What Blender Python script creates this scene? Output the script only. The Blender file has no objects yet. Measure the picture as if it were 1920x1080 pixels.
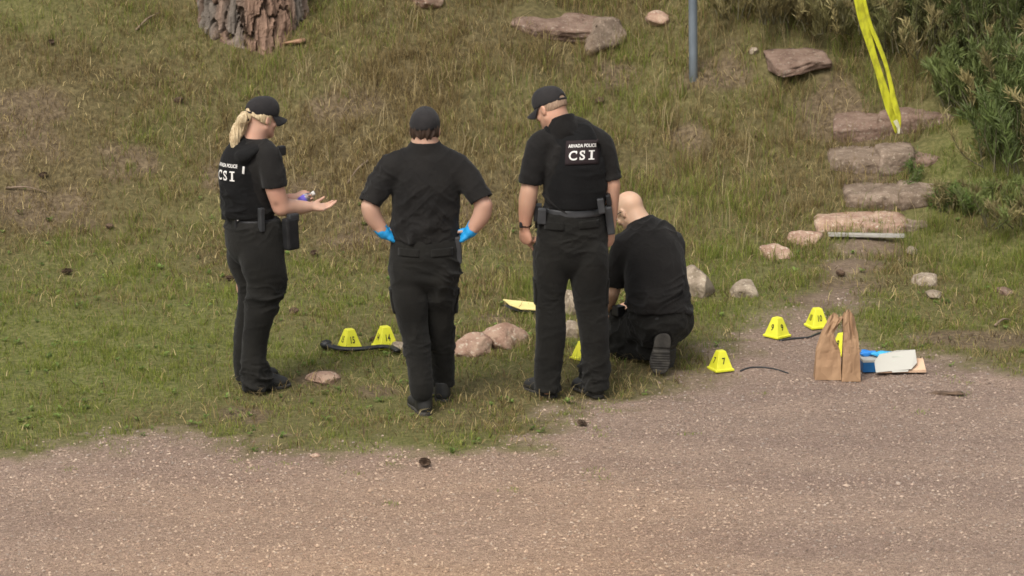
import bpy, math, random
import numpy as np
from mathutils import Vector, Matrix
from mathutils.bvhtree import BVHTree

SC = bpy.context.scene
C = SC.collection
rad = math.radians

# ------------------------------------------------------------------ camera, sky, sun, exposure
FPX = 6380.0                     # focal length measured on a 1920 px wide frame
PITCH = rad(13.0)
CAM = np.array([0.0, -19.33, 5.13])
cd = bpy.data.cameras.new('camera')
cam = bpy.data.objects.new('camera', cd); C.objects.link(cam)
cam.location = CAM; cam.rotation_euler = (math.pi / 2 - PITCH, 0, 0)
cd.sensor_width = 36.0; cd.lens = FPX / 1920 * 36.0
cd.clip_start = 0.5; cd.clip_end = 2000
cd.dof.use_dof = True; cd.dof.focus_distance = 20.0; cd.dof.aperture_fstop = 7.0
SC.camera = cam

SUN_ELEV, SUN_AZ = 52.0, -28.0    # azimuth measured from -Y (behind the camera) towards -X
w = bpy.data.worlds.new('World'); SC.world = w; w.use_nodes = True
nt = w.node_tree
sky = nt.nodes.new('ShaderNodeTexSky'); sky.sky_type = 'NISHITA'; sky.sun_disc = False
sun_dir = Vector((math.sin(rad(SUN_AZ)) * math.cos(rad(SUN_ELEV)), -math.cos(rad(SUN_AZ)) * math.cos(rad(SUN_ELEV)), math.sin(rad(SUN_ELEV))))
sky.sun_elevation = rad(SUN_ELEV)
sky.sun_rotation = math.atan2(sun_dir.x, sun_dir.y)
sky.air_density = 1.0; sky.dust_density = 5.0; sky.ozone_density = 0.6
bg = nt.nodes['Background']; bg.inputs[1].default_value = 0.095
hsv = nt.nodes.new('ShaderNodeHueSaturation'); hsv.inputs['Saturation'].default_value = 0.2   # overcast sky
nt.links.new(sky.outputs[0], hsv.inputs['Color']); nt.links.new(hsv.outputs[0], bg.inputs[0])
sl = bpy.data.lights.new('sun', 'SUN'); sl.energy = 1.0; sl.angle = rad(24); sl.color = (1.0, 0.92, 0.79)
so = bpy.data.objects.new('sun', sl); C.objects.link(so); so.location = (0, 0, 20)
so.rotation_euler = (-sun_dir).to_track_quat('-Z', 'Y').to_euler()
SC.view_settings.view_transform = 'Standard'; SC.view_settings.look = 'None'
SC.view_settings.exposure = 1.14; SC.view_settings.gamma = 1.0; SC.view_settings.use_curve_mapping = False
SC.cycles.max_bounces = 5; SC.cycles.diffuse_bounces = 3; SC.cycles.use_denoising = True
SC.cycles.filter_width = 1.6

# ------------------------------------------------------------------ numeric helpers
_rs = np.random.RandomState(7)
_T2 = _rs.rand(256, 256).astype(np.float32)
_T3 = _rs.rand(64, 64, 64).astype(np.float32)
rng = np.random.RandomState(11)

def sstep(a, b, x):
    t = np.clip((x - a) / (b - a), 0, 1); return t * t * (3 - 2 * t)

def n2(x, y, s=1.0, o=0.0):
    x = np.asarray(x, float) * s + o * 17.3 + 500; y = np.asarray(y, float) * s + o * 9.1 + 500
    xi = np.floor(x).astype(int); yi = np.floor(y).astype(int); fx = x - xi; fy = y - yi
    fx = fx * fx * (3 - 2 * fx); fy = fy * fy * (3 - 2 * fy)
    g = lambda a, b: _T2[a & 255, b & 255]
    return (g(xi, yi) * (1 - fx) + g(xi + 1, yi) * fx) * (1 - fy) + (g(xi, yi + 1) * (1 - fx) + g(xi + 1, yi + 1) * fx) * fy

def n3(p, s=(1, 1, 1), o=0.0):
    q = np.asarray(p, float) * np.asarray(s, float) + 100 + o * 7.7
    i = np.floor(q).astype(int); f = q - i; f = f * f * (3 - 2 * f)
    r = 0
    for a in (0, 1):
        for b in (0, 1):
            for c in (0, 1):
                wgt = (f[..., 0] if a else 1 - f[..., 0]) * (f[..., 1] if b else 1 - f[..., 1]) * (f[..., 2] if c else 1 - f[..., 2])
                r = r + wgt * _T3[(i[..., 0] + a) & 63, (i[..., 1] + b) & 63, (i[..., 2] + c) & 63]
    return r

CP, SP = math.cos(PITCH), math.sin(PITCH)
def ray(px, py):
    u = (np.asarray(px, float) - 960) / FPX; v = -(np.asarray(py, float) - 540) / FPX
    return u, CP + v * SP, -SP + v * CP
def P(px, py, Y):
    u, dy, dz = ray(px, py); t = (Y - CAM[1]) / dy
    return np.array([CAM[0] + u * t, Y + 0 * t, CAM[2] + dz * t])

_tx = np.array([ray(px, 0)[0] * 23.6 for px in (-400, 0, 400, 700, 1000, 1200, 1400, 1560, 1700, 1920, 2300)])
_ty = np.array([3.6, 3.7, 4.1, 4.05, 4.1, 4.6, 4.5, 4.45, 4.45, 3.9, 3.6])
def terrain(x, y):
    x = np.asarray(x, float); y = np.asarray(y, float)
    toe = np.interp(x, _tx, _ty)
    d = y - toe
    sp = 0.35 * np.log1p(np.exp(np.clip(d / 0.35, -30, 30)))
    sp = np.where(d / 0.35 > 30, d, sp)
    slope = 0.44 + 0.12 * sstep(0.3, 2.0, x)
    far = np.maximum(sp - 7.0, 0); h = slope * (sp - far) + 0.22 * 60 * (1 - np.exp(-far / 60))
    lawn = sstep(-1.5, 1.0, y)
    h = h + (n2(x, y, 0.9) - 0.5) * (0.03 + 0.05 * lawn + 0.10 * sstep(0, 3, d)) + (n2(x, y, 3.1, 2) - 0.5) * (0.012 + 0.03 * lawn + 0.04 * sstep(0, 2, d))
    h = h - 0.02 * sstep(0.5, 2.5, np.abs(y + 3)) * 0
    return h
_z0 = float(terrain(0.0, 0.0))

def G(px, py, dz=0.0):
    """world point where the view ray of a photo pixel meets the terrain"""
    u, dy, dzr = ray(px, py)
    lo, hi = 8.0, 60.0
    ts = np.linspace(lo, hi, 1600)
    z = CAM[2] + dzr * ts; g = terrain(CAM[0] + u * ts, CAM[1] + dy * ts) + dz
    k = int(np.argmax(z < g)); a, b = ts[max(k - 1, 0)], ts[k]
    for _ in range(20):
        m = (a + b) / 2
        if CAM[2] + dzr * m < terrain(CAM[0] + u * m, CAM[1] + dy * m) + dz: b = m
        else: a = m
    return np.array([CAM[0] + u * b, CAM[1] + dy * b, CAM[2] + dzr * b])

# ------------------------------------------------------------------ object helpers
def tag(o, label=None, cat=None, group=None, kind=None):
    if label: o['label'] = label
    if cat: o['category'] = cat
    if group: o['group'] = group
    if kind: o['kind'] = kind
    return o
def thing(name, label, cat, loc=(0, 0, 0), group=None, rot=(0, 0, 0)):
    o = bpy.data.objects.new(name, None); C.objects.link(o); o.location = tuple(map(float, loc)); o.rotation_euler = rot
    o.empty_display_size = 0.1
    return tag(o, label, cat, group)
def mesh_obj(name, v, faces, mat, parent=None, smooth=True, local=False, cols=None):
    """v in world coordinates unless local; parent empties have no scale"""
    v = np.asarray(v, np.float64)
    me = bpy.data.meshes.new(name)
    if isinstance(faces, np.ndarray):
        n, k = faces.shape
        me.vertices.add(len(v)); me.vertices.foreach_set('co', v.astype(np.float32).ravel())
        me.loops.add(n * k); me.loops.foreach_set('vertex_index', faces.astype(np.int32).ravel())
        me.polygons.add(n); me.polygons.foreach_set('loop_start', np.arange(0, n * k, k, dtype=np.int32))
        me.polygons.foreach_set('loop_total', np.full(n, k, np.int32))
        me.update(calc_edges=True)
    else:
        me.from_pydata([tuple(map(float, p)) for p in v], [], [tuple(map(int, f)) for f in faces])
    me.polygons.foreach_set('use_smooth', np.full(len(me.polygons), smooth))
    if cols is not None:
        at = me.color_attributes.new('Col', 'FLOAT_COLOR', 'POINT')
        c4 = np.ones((len(v), 4), np.float32); c4[:, :cols.shape[1]] = cols
        at.data.foreach_set('color', c4.ravel())
    me.validate() if not isinstance(faces, np.ndarray) else None
    o = bpy.data.objects.new(name, me); C.objects.link(o)
    if mat: me.materials.append(mat)
    if parent is not None:
        o.parent = parent
        if not local:
            o.matrix_basis = pmat(parent).inverted()
        WM[o.name] = pmat(parent) @ o.matrix_basis
    return o
WM = {}
def pmat(o):
    return WM[o.name] if o.name in WM else Matrix.LocRotScale(o.location, o.rotation_euler, o.scale)

# ------------------------------------------------------------------ materials
def newmat(name, col=(0.5, 0.5, 0.5), rough=0.8, spec=0.3):
    m = bpy.data.materials.new(name); m.use_nodes = True
    b = m.node_tree.nodes['Principled BSDF']
    b.inputs['Base Color'].default_value = (*col, 1); b.inputs['Roughness'].default_value = rough
    b.inputs['Specular IOR Level'].default_value = spec
    return m, m.node_tree.nodes, m.node_tree.links, b
def nd(N, t, **kw):
    n = N.new(t)
    for k, v in kw.items():
        if k in n.inputs.keys(): n.inputs[k].default_value = v
        else: setattr(n, k, v)
    return n
def noisy(name, c1, c2, scale=20, rough=0.8, bump=0.2, bscale=60, dist=0.01, spec=0.3, detail=6, c3=None, stretch=None):
    m, N, L, b = newmat(name, c1, rough, spec)
    tc = nd(N, 'ShaderNodeTexCoord'); src = tc.outputs['Object']
    if stretch:
        mp = nd(N, 'ShaderNodeMapping'); mp.inputs['Scale'].default_value = stretch; L.new(src, mp.inputs[0]); src = mp.outputs[0]
    n1 = nd(N, 'ShaderNodeTexNoise', Scale=scale, Detail=detail); L.new(src, n1.inputs['Vector'])
    r = nd(N, 'ShaderNodeValToRGB'); r.color_ramp.elements[0].position = 0.32; r.color_ramp.elements[1].position = 0.68
    r.color_ramp.elements[0].color = (*c1, 1); r.color_ramp.elements[1].color = (*c2, 1)
    if c3:
        e = r.color_ramp.elements.new(0.5); e.color = (*c3, 1)
    L.new(n1.outputs[0], r.inputs[0]); L.new(r.outputs[0], b.inputs['Base Color'])
    if bump:
        n2_ = nd(N, 'ShaderNodeTexNoise', Scale=bscale, Detail=5); L.new(src, n2_.inputs['Vector'])
        bp = nd(N, 'ShaderNodeBump', Strength=bump, Distance=dist); L.new(n2_.outputs[0], bp.inputs['Height']); L.new(bp.outputs[0], b.inputs['Normal'])
    return m
def vcol_mat(name, rough=0.7, spec=0.2, transl=0.0):
    m, N, L, b = newmat(name, rough=rough, spec=spec)
    a = nd(N, 'ShaderNodeAttribute', attribute_name='Col'); L.new(a.outputs[0], b.inputs['Base Color'])
    if transl:
        t = nd(N, 'ShaderNodeBsdfTranslucent'); L.new(a.outputs[0], t.inputs[0])
        mx = nd(N, 'ShaderNodeMixShader'); mx.inputs[0].default_value = transl
        L.new(b.outputs[0], mx.inputs[1]); L.new(t.outputs[0], mx.inputs[2]); L.new(mx.outputs[0], N['Material Output'].inputs[0])
    return m

def rockmat(name, a, b, c, spots, dark):
    m = noisy(name, a, b, 11, .92, .9, 45, .012, .15, 10, c); N = m.node_tree.nodes; L = m.node_tree.links; bs = N['Principled BSDF']
    src = bs.inputs['Base Color'].links[0].from_socket; tc = N['Texture Coordinate']
    for sc_, col_, lo_, hi_ in ((38, spots, .56, .66), (24, dark, .60, .70)):
        n = N.new('ShaderNodeTexNoise'); n.inputs['Scale'].default_value = sc_; n.inputs['Detail'].default_value = 5; n.inputs['Roughness'].default_value = .7
        mpn = N.new('ShaderNodeMapping'); mpn.inputs['Location'].default_value = (sc_, 3, 1); L.new(tc.outputs['Object'], mpn.inputs[0]); L.new(mpn.outputs[0], n.inputs['Vector'])
        mr = N.new('ShaderNodeMapRange'); mr.inputs[1].default_value = lo_; mr.inputs[2].default_value = hi_; L.new(n.outputs[0], mr.inputs[0])
        mx = N.new('ShaderNodeMix'); mx.data_type = 'RGBA'; mx.inputs[7].default_value = (*col_, 1); L.new(mr.outputs[0], mx.inputs[0]); L.new(src, mx.inputs[6]); src = mx.outputs[2]
    L.new(src, bs.inputs['Base Color']); return m
M_rock = rockmat('pink_granite', (.24, .145, .103), (.40, .285, .207), (.32, .212, .156), (.50, .43, .34), (.10, .068, .045))
M_rockg = rockmat('grey_granite', (.17, .135, .095), (.33, .275, .205), (.25, .20, .15), (.42, .36, .28), (.09, .07, .045))
M_rockr = rockmat('red_sandstone', (.125, .080, .060), (.215, .150, .115), (.17, .114, .086), (.27, .22, .17), (.06, .045, .032))
M_rockp = rockmat('pale_stone_top', (.13, .095, .07), (.25, .19, .145), (.18, .135, .10), (.32, .26, .20), (.065, .048, .035))

# ------------------------------------------------------------------ zones of the ground
lot = [(-900, 850), (-200, 850), (0, 848), (130, 842), (260, 815), (420, 826), (600, 842), (800, 852), (930, 838), (1000, 800),
       (1090, 768), (1190, 742), (1255, 708), (1305, 682), (1350, 650), (1395, 628), (1452, 592), (1505, 556), (1550, 515), (1578, 480), (1592, 448)]
lot2 = [(1662, 448), (1640, 500), (1612, 545), (1596, 590), (1585, 622), (1650, 652), (1760, 672), (1920, 690), (2300, 705), (2700, 710)]
_poly = [G(*p)[:2] for p in lot + lot2] + [np.array([14, -30]), np.array([-14, -30])]
_poly = np.array(_poly)
def poly_sd(x, y, poly):
    x = np.asarray(x, float); y = np.asarray(y, float)
    d = np.full(x.shape, 1e9); inside = np.zeros(x.shape, bool)
    for i in range(len(poly)):
        a, b = poly[i], poly[(i + 1) % len(poly)]
        e = b - a; t = np.clip(((x - a[0]) * e[0] + (y - a[1]) * e[1]) / (e @ e), 0, 1)
        d = np.minimum(d, (x - a[0] - t * e[0]) ** 2 + (y - a[1] - t * e[1]) ** 2)
        c = ((a[1] > y) != (b[1] > y)) & (x < (b[0] - a[0]) * (y - a[1]) / (b[1] - a[1] + 1e-12) + a[0])
        inside ^= c
    return np.where(inside, np.sqrt(d), -np.sqrt(d))
def gravel_mask(x, y):
    far = (np.abs(x) > 13) | (y < -29)
    d = poly_sd(x, y, _poly)
    d = d + (n2(x, y, 2.2, 5) - 0.5) * 0.26 + (n2(x, y, 6, 6) - 0.5) * 0.30 + (n2(x, y, 16, 7) - 0.5) * 0.22
    return np.where(far & (y < -2), 1.0, sstep(-0.20, 0.30, d) * (1 - .5 * sstep(1.6, 2.8, y)))
# px, py, radius(m), green, cover, height, dark
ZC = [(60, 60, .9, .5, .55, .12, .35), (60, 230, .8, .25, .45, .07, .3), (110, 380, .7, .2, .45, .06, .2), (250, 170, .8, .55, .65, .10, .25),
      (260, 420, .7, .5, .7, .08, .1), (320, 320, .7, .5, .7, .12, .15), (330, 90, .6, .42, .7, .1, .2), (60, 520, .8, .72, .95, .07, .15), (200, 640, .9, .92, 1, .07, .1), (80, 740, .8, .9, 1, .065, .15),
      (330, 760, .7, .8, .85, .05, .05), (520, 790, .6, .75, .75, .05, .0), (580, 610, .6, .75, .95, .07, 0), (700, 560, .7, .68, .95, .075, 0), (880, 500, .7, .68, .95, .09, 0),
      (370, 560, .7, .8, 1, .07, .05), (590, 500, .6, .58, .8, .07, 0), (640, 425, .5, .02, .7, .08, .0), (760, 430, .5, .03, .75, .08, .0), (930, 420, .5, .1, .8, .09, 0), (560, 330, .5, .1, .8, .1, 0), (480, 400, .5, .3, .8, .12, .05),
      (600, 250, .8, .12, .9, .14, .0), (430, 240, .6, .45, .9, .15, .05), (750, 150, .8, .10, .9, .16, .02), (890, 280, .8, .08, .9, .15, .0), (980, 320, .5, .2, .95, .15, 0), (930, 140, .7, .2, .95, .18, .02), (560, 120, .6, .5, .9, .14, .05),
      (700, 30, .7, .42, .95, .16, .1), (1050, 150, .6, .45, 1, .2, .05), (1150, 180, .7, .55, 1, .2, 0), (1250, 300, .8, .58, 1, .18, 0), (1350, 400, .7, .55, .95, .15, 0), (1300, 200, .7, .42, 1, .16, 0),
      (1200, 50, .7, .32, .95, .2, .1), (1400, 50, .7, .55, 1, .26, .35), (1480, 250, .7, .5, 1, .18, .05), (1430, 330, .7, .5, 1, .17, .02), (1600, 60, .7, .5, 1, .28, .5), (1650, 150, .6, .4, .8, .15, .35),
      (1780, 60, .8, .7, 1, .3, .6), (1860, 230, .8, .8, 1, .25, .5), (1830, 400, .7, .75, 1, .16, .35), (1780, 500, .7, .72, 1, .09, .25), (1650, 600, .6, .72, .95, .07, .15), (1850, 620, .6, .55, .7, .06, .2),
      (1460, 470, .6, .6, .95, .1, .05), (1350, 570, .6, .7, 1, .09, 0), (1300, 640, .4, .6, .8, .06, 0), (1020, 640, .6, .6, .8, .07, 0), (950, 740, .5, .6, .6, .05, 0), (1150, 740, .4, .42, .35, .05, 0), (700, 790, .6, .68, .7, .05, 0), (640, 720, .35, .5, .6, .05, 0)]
_zp = np.array([np.r_[G(z[0], z[1])[:2], z[2]] for z in ZC]); _zv = np.array([z[3:] for z in ZC])
def zones(x, y):
    x = np.asarray(x, float); y = np.asarray(y, float)
    num = np.zeros(x.shape + (4,)); den = np.full(x.shape, 1e-9)
    for (cx, cy, r), v in zip(_zp, _zv):
        q = np.exp(-((x - cx) ** 2 + ((y - cy) * 0.8) ** 2) / (2 * (r * 0.62) ** 2)) + 1e-4 / (1 + (x - cx) ** 2 + (y - cy) ** 2)
        num += q[..., None] * v; den += q
    return num / den[..., None]

bare = [(600, 712, .13, .10), (50, 240, .35, .2), (700, 735, .16, .08), (1570, 215, .3, .16), (1150, 150, .2, .1), (1290, 270, .18, .1), (1340, 130, .35, .1), (460, 780, .18, .08), (560, 370, .22, .12),
        (700, 440, .4, .12), (860, 400, .3, .12), (430, 330, .3, .12), (70, 395, .5, .16), (1850, 640, .4, .12), (1500, 640, .2, .1), (230, 300, .25, .1), (930, 600, .12, .08), (640, 200, .25, .1), (1625, 468, .24, .10), (1606, 500, .22, .12), (1580, 532, .24, .12), (1548, 566, .26, .12), (1630, 335, .2, .05), (1600, 258, .2, .05)]
_bp = [(*G(b[0], b[1])[:2], b[2], b[3]) for b in bare]
def bare_mask(x, y):
    m = np.zeros(np.shape(x))
    for bx, by, rx, ry in _bp:
        d = np.sqrt(((x - bx) / rx) ** 2 + ((y - by) / (ry * 2.2)) ** 2) + (n2(x, y, 6, 3) - 0.5) * 0.9
        m = np.maximum(m, 1 - sstep(0.5, 1.15, d))
    return m

# ------------------------------------------------------------------ terrain sheet
def axis(lo, hi, step, out):
    core = np.arange(lo, hi + step / 2, step)
    e = []; s = step; p = hi
    while p < out: s *= 1.22; p += s; e.append(p)
    b = []; s = step; p = lo
    while p > -out: s *= 1.22; p -= s; b.append(p)
    return np.array(b[::-1] + list(core) + e)
ax = axis(-5.0, 5.0, 0.05, 400); ay = axis(-6.5, 10.5, 0.05, 400)
X, Y = np.meshgrid(ax, ay, indexing='ij')
Z = terrain(X, Y)
gm = gravel_mask(X, Y); zn = zones(X, Y); bm = bare_mask(X, Y)
zn[..., 0] = np.clip(zn[..., 0] + (n2(X, Y, 1.7, 8) - 0.5) * 0.5, 0, 1) ** 1.4
nx_, ny_ = X.shape
idx = np.arange(nx_ * ny_).reshape(nx_, ny_)
quads = np.stack([idx[:-1, :-1], idx[1:, :-1], idx[1:, 1:], idx[:-1, 1:]], -1).reshape(-1, 4)
cols = np.stack([gm, zn[..., 0] * (1 - bm), bm, np.exp(-((X + .5) / 2.0) ** 2 - np.minimum(np.abs(Y + 3.6) / 2.2, 9) ** 2) * (.6 + .8 * n2(X, Y, 1.1, 21))], -1).reshape(-1, 4)  # alpha: tan lot middle, partly lens edge dimming painted in as colour

m, N, L, b = newmat('ground', rough=0.95, spec=0.15)
att = nd(N, 'ShaderNodeAttribute', attribute_name='Col'); sep = nd(N, 'ShaderNodeSeparateColor'); L.new(att.outputs[0], sep.inputs[0])
tc = nd(N, 'ShaderNodeTexCoord')
def mixc(f, a, b_):
    n = nd(N, 'ShaderNodeMix', data_type='RGBA')
    if isinstance(f, float): n.inputs[0].default_value = f
    else: L.new(f, n.inputs[0])
    for s, v in ((6, a), (7, b_)):
        if isinstance(v, tuple): n.inputs[s].default_value = (*v, 1)
        else: L.new(v, n.inputs[s])
    return n.outputs[2]
def ramp(src, stops):
    r = nd(N, 'ShaderNodeValToRGB'); e = r.color_ramp.elements
    e[0].position, e[0].color = stops[0][0], (*stops[0][1], 1); e[1].position, e[1].color = stops[-1][0], (*stops[-1][1], 1)
    for p_, c_ in stops[1:-1]:
        k = e.new(p_); k.color = (*c_, 1)
    L.new(src, r.inputs[0]); return r.outputs[0]
def noise(sc, det=6, o=0):
    n = nd(N, 'ShaderNodeTexNoise', Scale=sc, Detail=det, Roughness=0.6); L.new(tc.outputs['Object'], n.inputs['Vector']); return n.outputs[0]
v1 = nd(N, 'ShaderNodeTexVoronoi', Scale=70.0); L.new(tc.outputs['Object'], v1.inputs['Vector'])
v2 = nd(N, 'ShaderNodeTexVoronoi', Scale=190.0); L.new(tc.outputs['Object'], v2.inputs['Vector'])
s1 = nd(N, 'ShaderNodeSeparateColor'); L.new(v1.outputs['Color'], s1.inputs[0])
s2 = nd(N, 'ShaderNodeSeparateColor'); L.new(v2.outputs['Color'], s2.inputs[0])
gcol1 = ramp(s1.outputs[0], [(0, (.15, .11, .085)), (.3, (.24, .178, .142)), (.7, (.31, .235, .188)), (1, (.42, .33, .265))])
gcol2 = ramp(s2.outputs[0], [(0, (.12, .087, .07)), (.5, (.26, .192, .153)), (1, (.38, .295, .235))])
gcol = mixc(0.5, gcol1, gcol2)
mpb = nd(N, 'ShaderNodeMapping'); mpb.inputs['Scale'].default_value = (.45, 2.0, 1); L.new(tc.outputs['Object'], mpb.inputs[0])
nbg = nd(N, 'ShaderNodeTexNoise', Scale=0.9, Detail=5.0, Roughness=.6); L.new(mpb.outputs[0], nbg.inputs['Vector'])
big = ramp(nbg.outputs[0], [(.36, (.84, .80, .81)), (.5, (.95, .92, .91)), (.64, (1.06, 1.02, .99))])
mul = nd(N, 'ShaderNodeMix', data_type='RGBA', blend_type='MULTIPLY'); mul.inputs[0].default_value = 1.0
L.new(gcol, mul.inputs[6]); L.new(big, mul.inputs[7])
soil = ramp(noise(22, 8), [(.3, (.065, .05, .026)), (.5, (.115, .088, .044)), (.72, (.21, .168, .085))])
green = ramp(noise(30, 8), [(.3, (.07, .078, .024)), (.5, (.13, .135, .042)), (.7, (.21, .20, .08))])
dirt = ramp(noise(26, 8), [(.3, (.08, .06, .038)), (.5, (.14, .103, .063)), (.7, (.24, .185, .112))])
c = mixc(sep.outputs[1], soil, green); c = mixc(sep.outputs[2], c, dirt); tan_vign = nd(N, 'ShaderNodeMix', data_type='RGBA', blend_type='MULTIPLY'); tan_vign.inputs[7].default_value = (1.26, 1.17, 1.02, 1)  # tints and brightens the lot middle, partly imitating a vignette in the colour
L.new(att.outputs['Alpha'], tan_vign.inputs[0]); L.new(mul.outputs[2], tan_vign.inputs[6])
c = mixc(sep.outputs[0], c, tan_vign.outputs[2])
L.new(c, b.inputs['Base Color'])
add = nd(N, 'ShaderNodeMath', operation='ADD'); L.new(v1.outputs['Distance'], add.inputs[0]); L.new(v2.outputs['Distance'], add.inputs[1])
add2 = nd(N, 'ShaderNodeMath', operation='ADD'); L.new(add.outputs[0], add2.inputs[0]); L.new(noise(45, 8), add2.inputs[1])
bp = nd(N, 'ShaderNodeBump', Strength=0.7, Distance=0.012); L.new(add2.outputs[0], bp.inputs['Height']); L.new(bp.outputs[0], b.inputs['Normal'])
M_ground = m
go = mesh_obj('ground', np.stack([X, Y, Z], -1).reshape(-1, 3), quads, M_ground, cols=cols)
tag(go, kind='structure')
print('terrain', len(quads))

# things that keep grass away: (x, y, radius)
CLEAR = []

# ------------------------------------------------------------------ rocks
def ico(sub):
    import bmesh
    bmh = bmesh.new(); bmesh.ops.create_icosphere(bmh, subdivisions=sub, radius=1.0)
    v = np.array([p.co[:] for p in bmh.verts]); f = np.array([[q.index for q in t.verts] for t in bmh.faces]); bmh.free()
    return v, f
ICO4 = ico(4); ICO3 = ico(4); ICO2 = ico(3); ICO1 = ico(1)
def rock_shape(seed, sz, base=ICO4, planes=9, boxy=0.0, rough=0.05):
    r = np.random.RandomState(seed); v, f = base; v = v.copy()
    if boxy: v = np.sign(v) * np.abs(v) ** (1 - boxy); v /= np.abs(v).max(1)[:, None] ** boxy
    for _ in range(planes):
        n = r.normal(size=3); n /= np.linalg.norm(n); d = r.uniform(0.58, 0.85)
        over = np.maximum(v @ n - d, 0); v -= over[:, None] * n * 0.92
    nn = (n3(v, (2, 2, 2), seed) - .5) * 2.4 * rough + (n3(v, (5, 5, 5), seed + 3) - .5) * rough * 1.6 + (n3(v, (13, 13, 13), seed + 5) - .5) * rough
    v *= (1 + nn)[:, None]
    return v * np.array(sz), f
def rotz(v, a):
    c_, s_ = math.cos(a), math.sin(a); return v @ np.array([[c_, -s_, 0], [s_, c_, 0], [0, 0, 1]]).T
def slab_shape(seed, w_, d_, h_, lump=.02, cuts=6):
    r = np.random.RandomState(seed * 7 + 1); v, f = ICO4; v = v / np.abs(v).max(1)[:, None]; v = v * (1 - 0.07 * (np.abs(v).prod(1))[:, None])
    v[:, 0] *= 1 + .10 * v[:, 1] * r.uniform(-1, 1); v[:, 1] *= 1 + .12 * v[:, 0] * r.uniform(-1, 1)
    for _ in range(cuts):
        n = r.normal(size=3) * np.array([1, 1, .35]); n /= np.linalg.norm(n); d = r.uniform(1.0, 1.22); v = v - np.maximum(v @ n - d, 0)[:, None] * n
    v = v * np.array([w_ / 2, d_ / 2, h_ / 2]); pn = v + np.array([seed * 1.7, 0, 0])
    v += (np.stack([n3(pn, (7, 7, 10), 1), n3(pn, (7, 7, 14), 2), n3(pn, (5, 5, 12), 3)], -1) - .5) * np.array([.8, 1.2, .8]) * lump * 2
    v += (np.stack([n3(pn, (28, 28, 60), 4), n3(pn, (28, 28, 70), 5), n3(pn, (26, 26, 30), 6)], -1) - .5) * np.array([.4, .8, .35]) * lump * 2
    return v, f
def place_slab(name, label, cx, base_py, wpx, d_, h_, seed, mat, rot=0.0, tiltx=0.0, tilty=0.0, up=.5, group=None, lump=.015):
    g = G(cx, base_py); s = 1 / 319.0 * (g[1] - CAM[1]) / 19.33; v, f = slab_shape(seed, wpx * s, d_, h_, lump)
    v = v @ np.array(Matrix.Rotation(tiltx, 3, 'X')).T @ np.array(Matrix.Rotation(tilty, 3, 'Y')).T; v = rotz(v, rot)
    o = mesh_obj(name, v, f, mat, local=True); y = g[1] + d_ / 2; o.location = (g[0], y, float(terrain(g[0], y)) + h_ * (up - .5)); tag(o, label, 'rock', group)
    CLEAR.extend([(g[0] + u_ * wpx * s, y + .02, d_ * .45) for u_ in (-.3, 0, .3)]); return o
def place_rock(name, label, cat, cx, base_py, wpx, hpx, depth, seed, mat, rot=0.0, sink=0.25, group=None, boxy=0.0, tilt=0.0, rough=.05):
    g = G(cx, base_py); s = 1 / 319.0 * (g[1] - CAM[1]) / 19.33
    w_, h_ = wpx * s / 2, hpx * s
    v, f = rock_shape(seed, (w_ * 1.15, depth, h_ * 0.5 / (1 - sink)), boxy=boxy, rough=rough)
    v = rotz(v, rot)
    if tilt: v = v @ np.array(Matrix.Rotation(tilt, 3, 'Y')).T
    ctr = np.array([g[0], g[1] + depth * 0.5, 0]); ctr[2] = float(terrain(ctr[0], ctr[1])) + h_ * (0.5 - sink) * 0.9
    o = mesh_obj(name, v + 0, f, mat, local=True); o.location = ctr
    tag(o, label, cat, group)
    CLEAR.append((ctr[0], ctr[1] + depth * .25, max(w_, depth) * .62))
    return o
RG = 'rocks lying in the lawn'
place_rock('rock', 'pinkish peaked rock nearest the legs of the officer in blue gloves', 'rock', 882, 667, 80, 40, .15, 3, M_rock, 0, .36, group=RG, rough=.07)
place_rock('rock', 'pinkish rock with a pointed top right of the low peaked one, below the yellow sheet', 'rock', 951, 650, 90, 48, .17, 12, M_rock, .3, .36, group=RG, rough=.07)
place_rock('rock', 'small pale grey stone right beside evidence marker 14', 'rock', 750, 660, 34, 22, .07, 21, M_rockg, group=RG)
place_rock('rock', 'grey rock seen between the legs of the officer in the lettered vest, the farther one', 'rock', 1072, 588, 44, 48, .12, 31, M_rockg, group=RG)
place_rock('rock', 'grey rock seen between the legs of the officer in the lettered vest, the nearer one', 'rock', 1070, 632, 38, 30, .12, 33, M_rockg, group=RG)
place_rock('rock', 'large pale rounded rock right beside the kneeling officer', 'rock', 1310, 556, 62, 58, .2, 48, M_rockg, .3, .34, group=RG)
place_rock('rock', 'low grassy grey rock between the rounded rock and the path', 'rock', 1400, 556, 52, 26, .14, 47, M_rockg, .2, .5, group=RG)
place_rock('rock', 'low pale grey rock half hidden in grass right of the path', 'rock', 1738, 534, 48, 26, .12, 51, M_rockg, .2, .48, group=RG)
place_rock('rock', 'flat grey stone just below the half hidden rock right of the path', 'rock', 1752, 560, 34, 12, .1, 53, M_rockg, group=RG)
place_rock('rock', 'small grey stone in the grass near the right edge', 'rock', 1884, 552, 30, 14, .09, 55, M_rockr, group=RG)
place_rock('rock', 'small pale stone beside the lower end of the path steps', 'rock', 1708, 478, 26, 14, .07, 57, M_rockg, group=RG)
place_slab('rock', 'flat pale pink slab left of the board step', 1507, 460, 60, .20, .07, 61, M_rock, -.35, .25, .12, .45, RG)
place_slab('rock', 'flat pink slab below and left of the pale slab by the steps', 1458, 486, 52, .20, .08, 63, M_rock, .35, .3, -.1, .45, RG)
place_rock('rock', 'tiny pale stone at the lawn edge in the foreground', 'rock', 590, 858, 18, 9, .03, 65, M_rock, group=RG)
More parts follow.
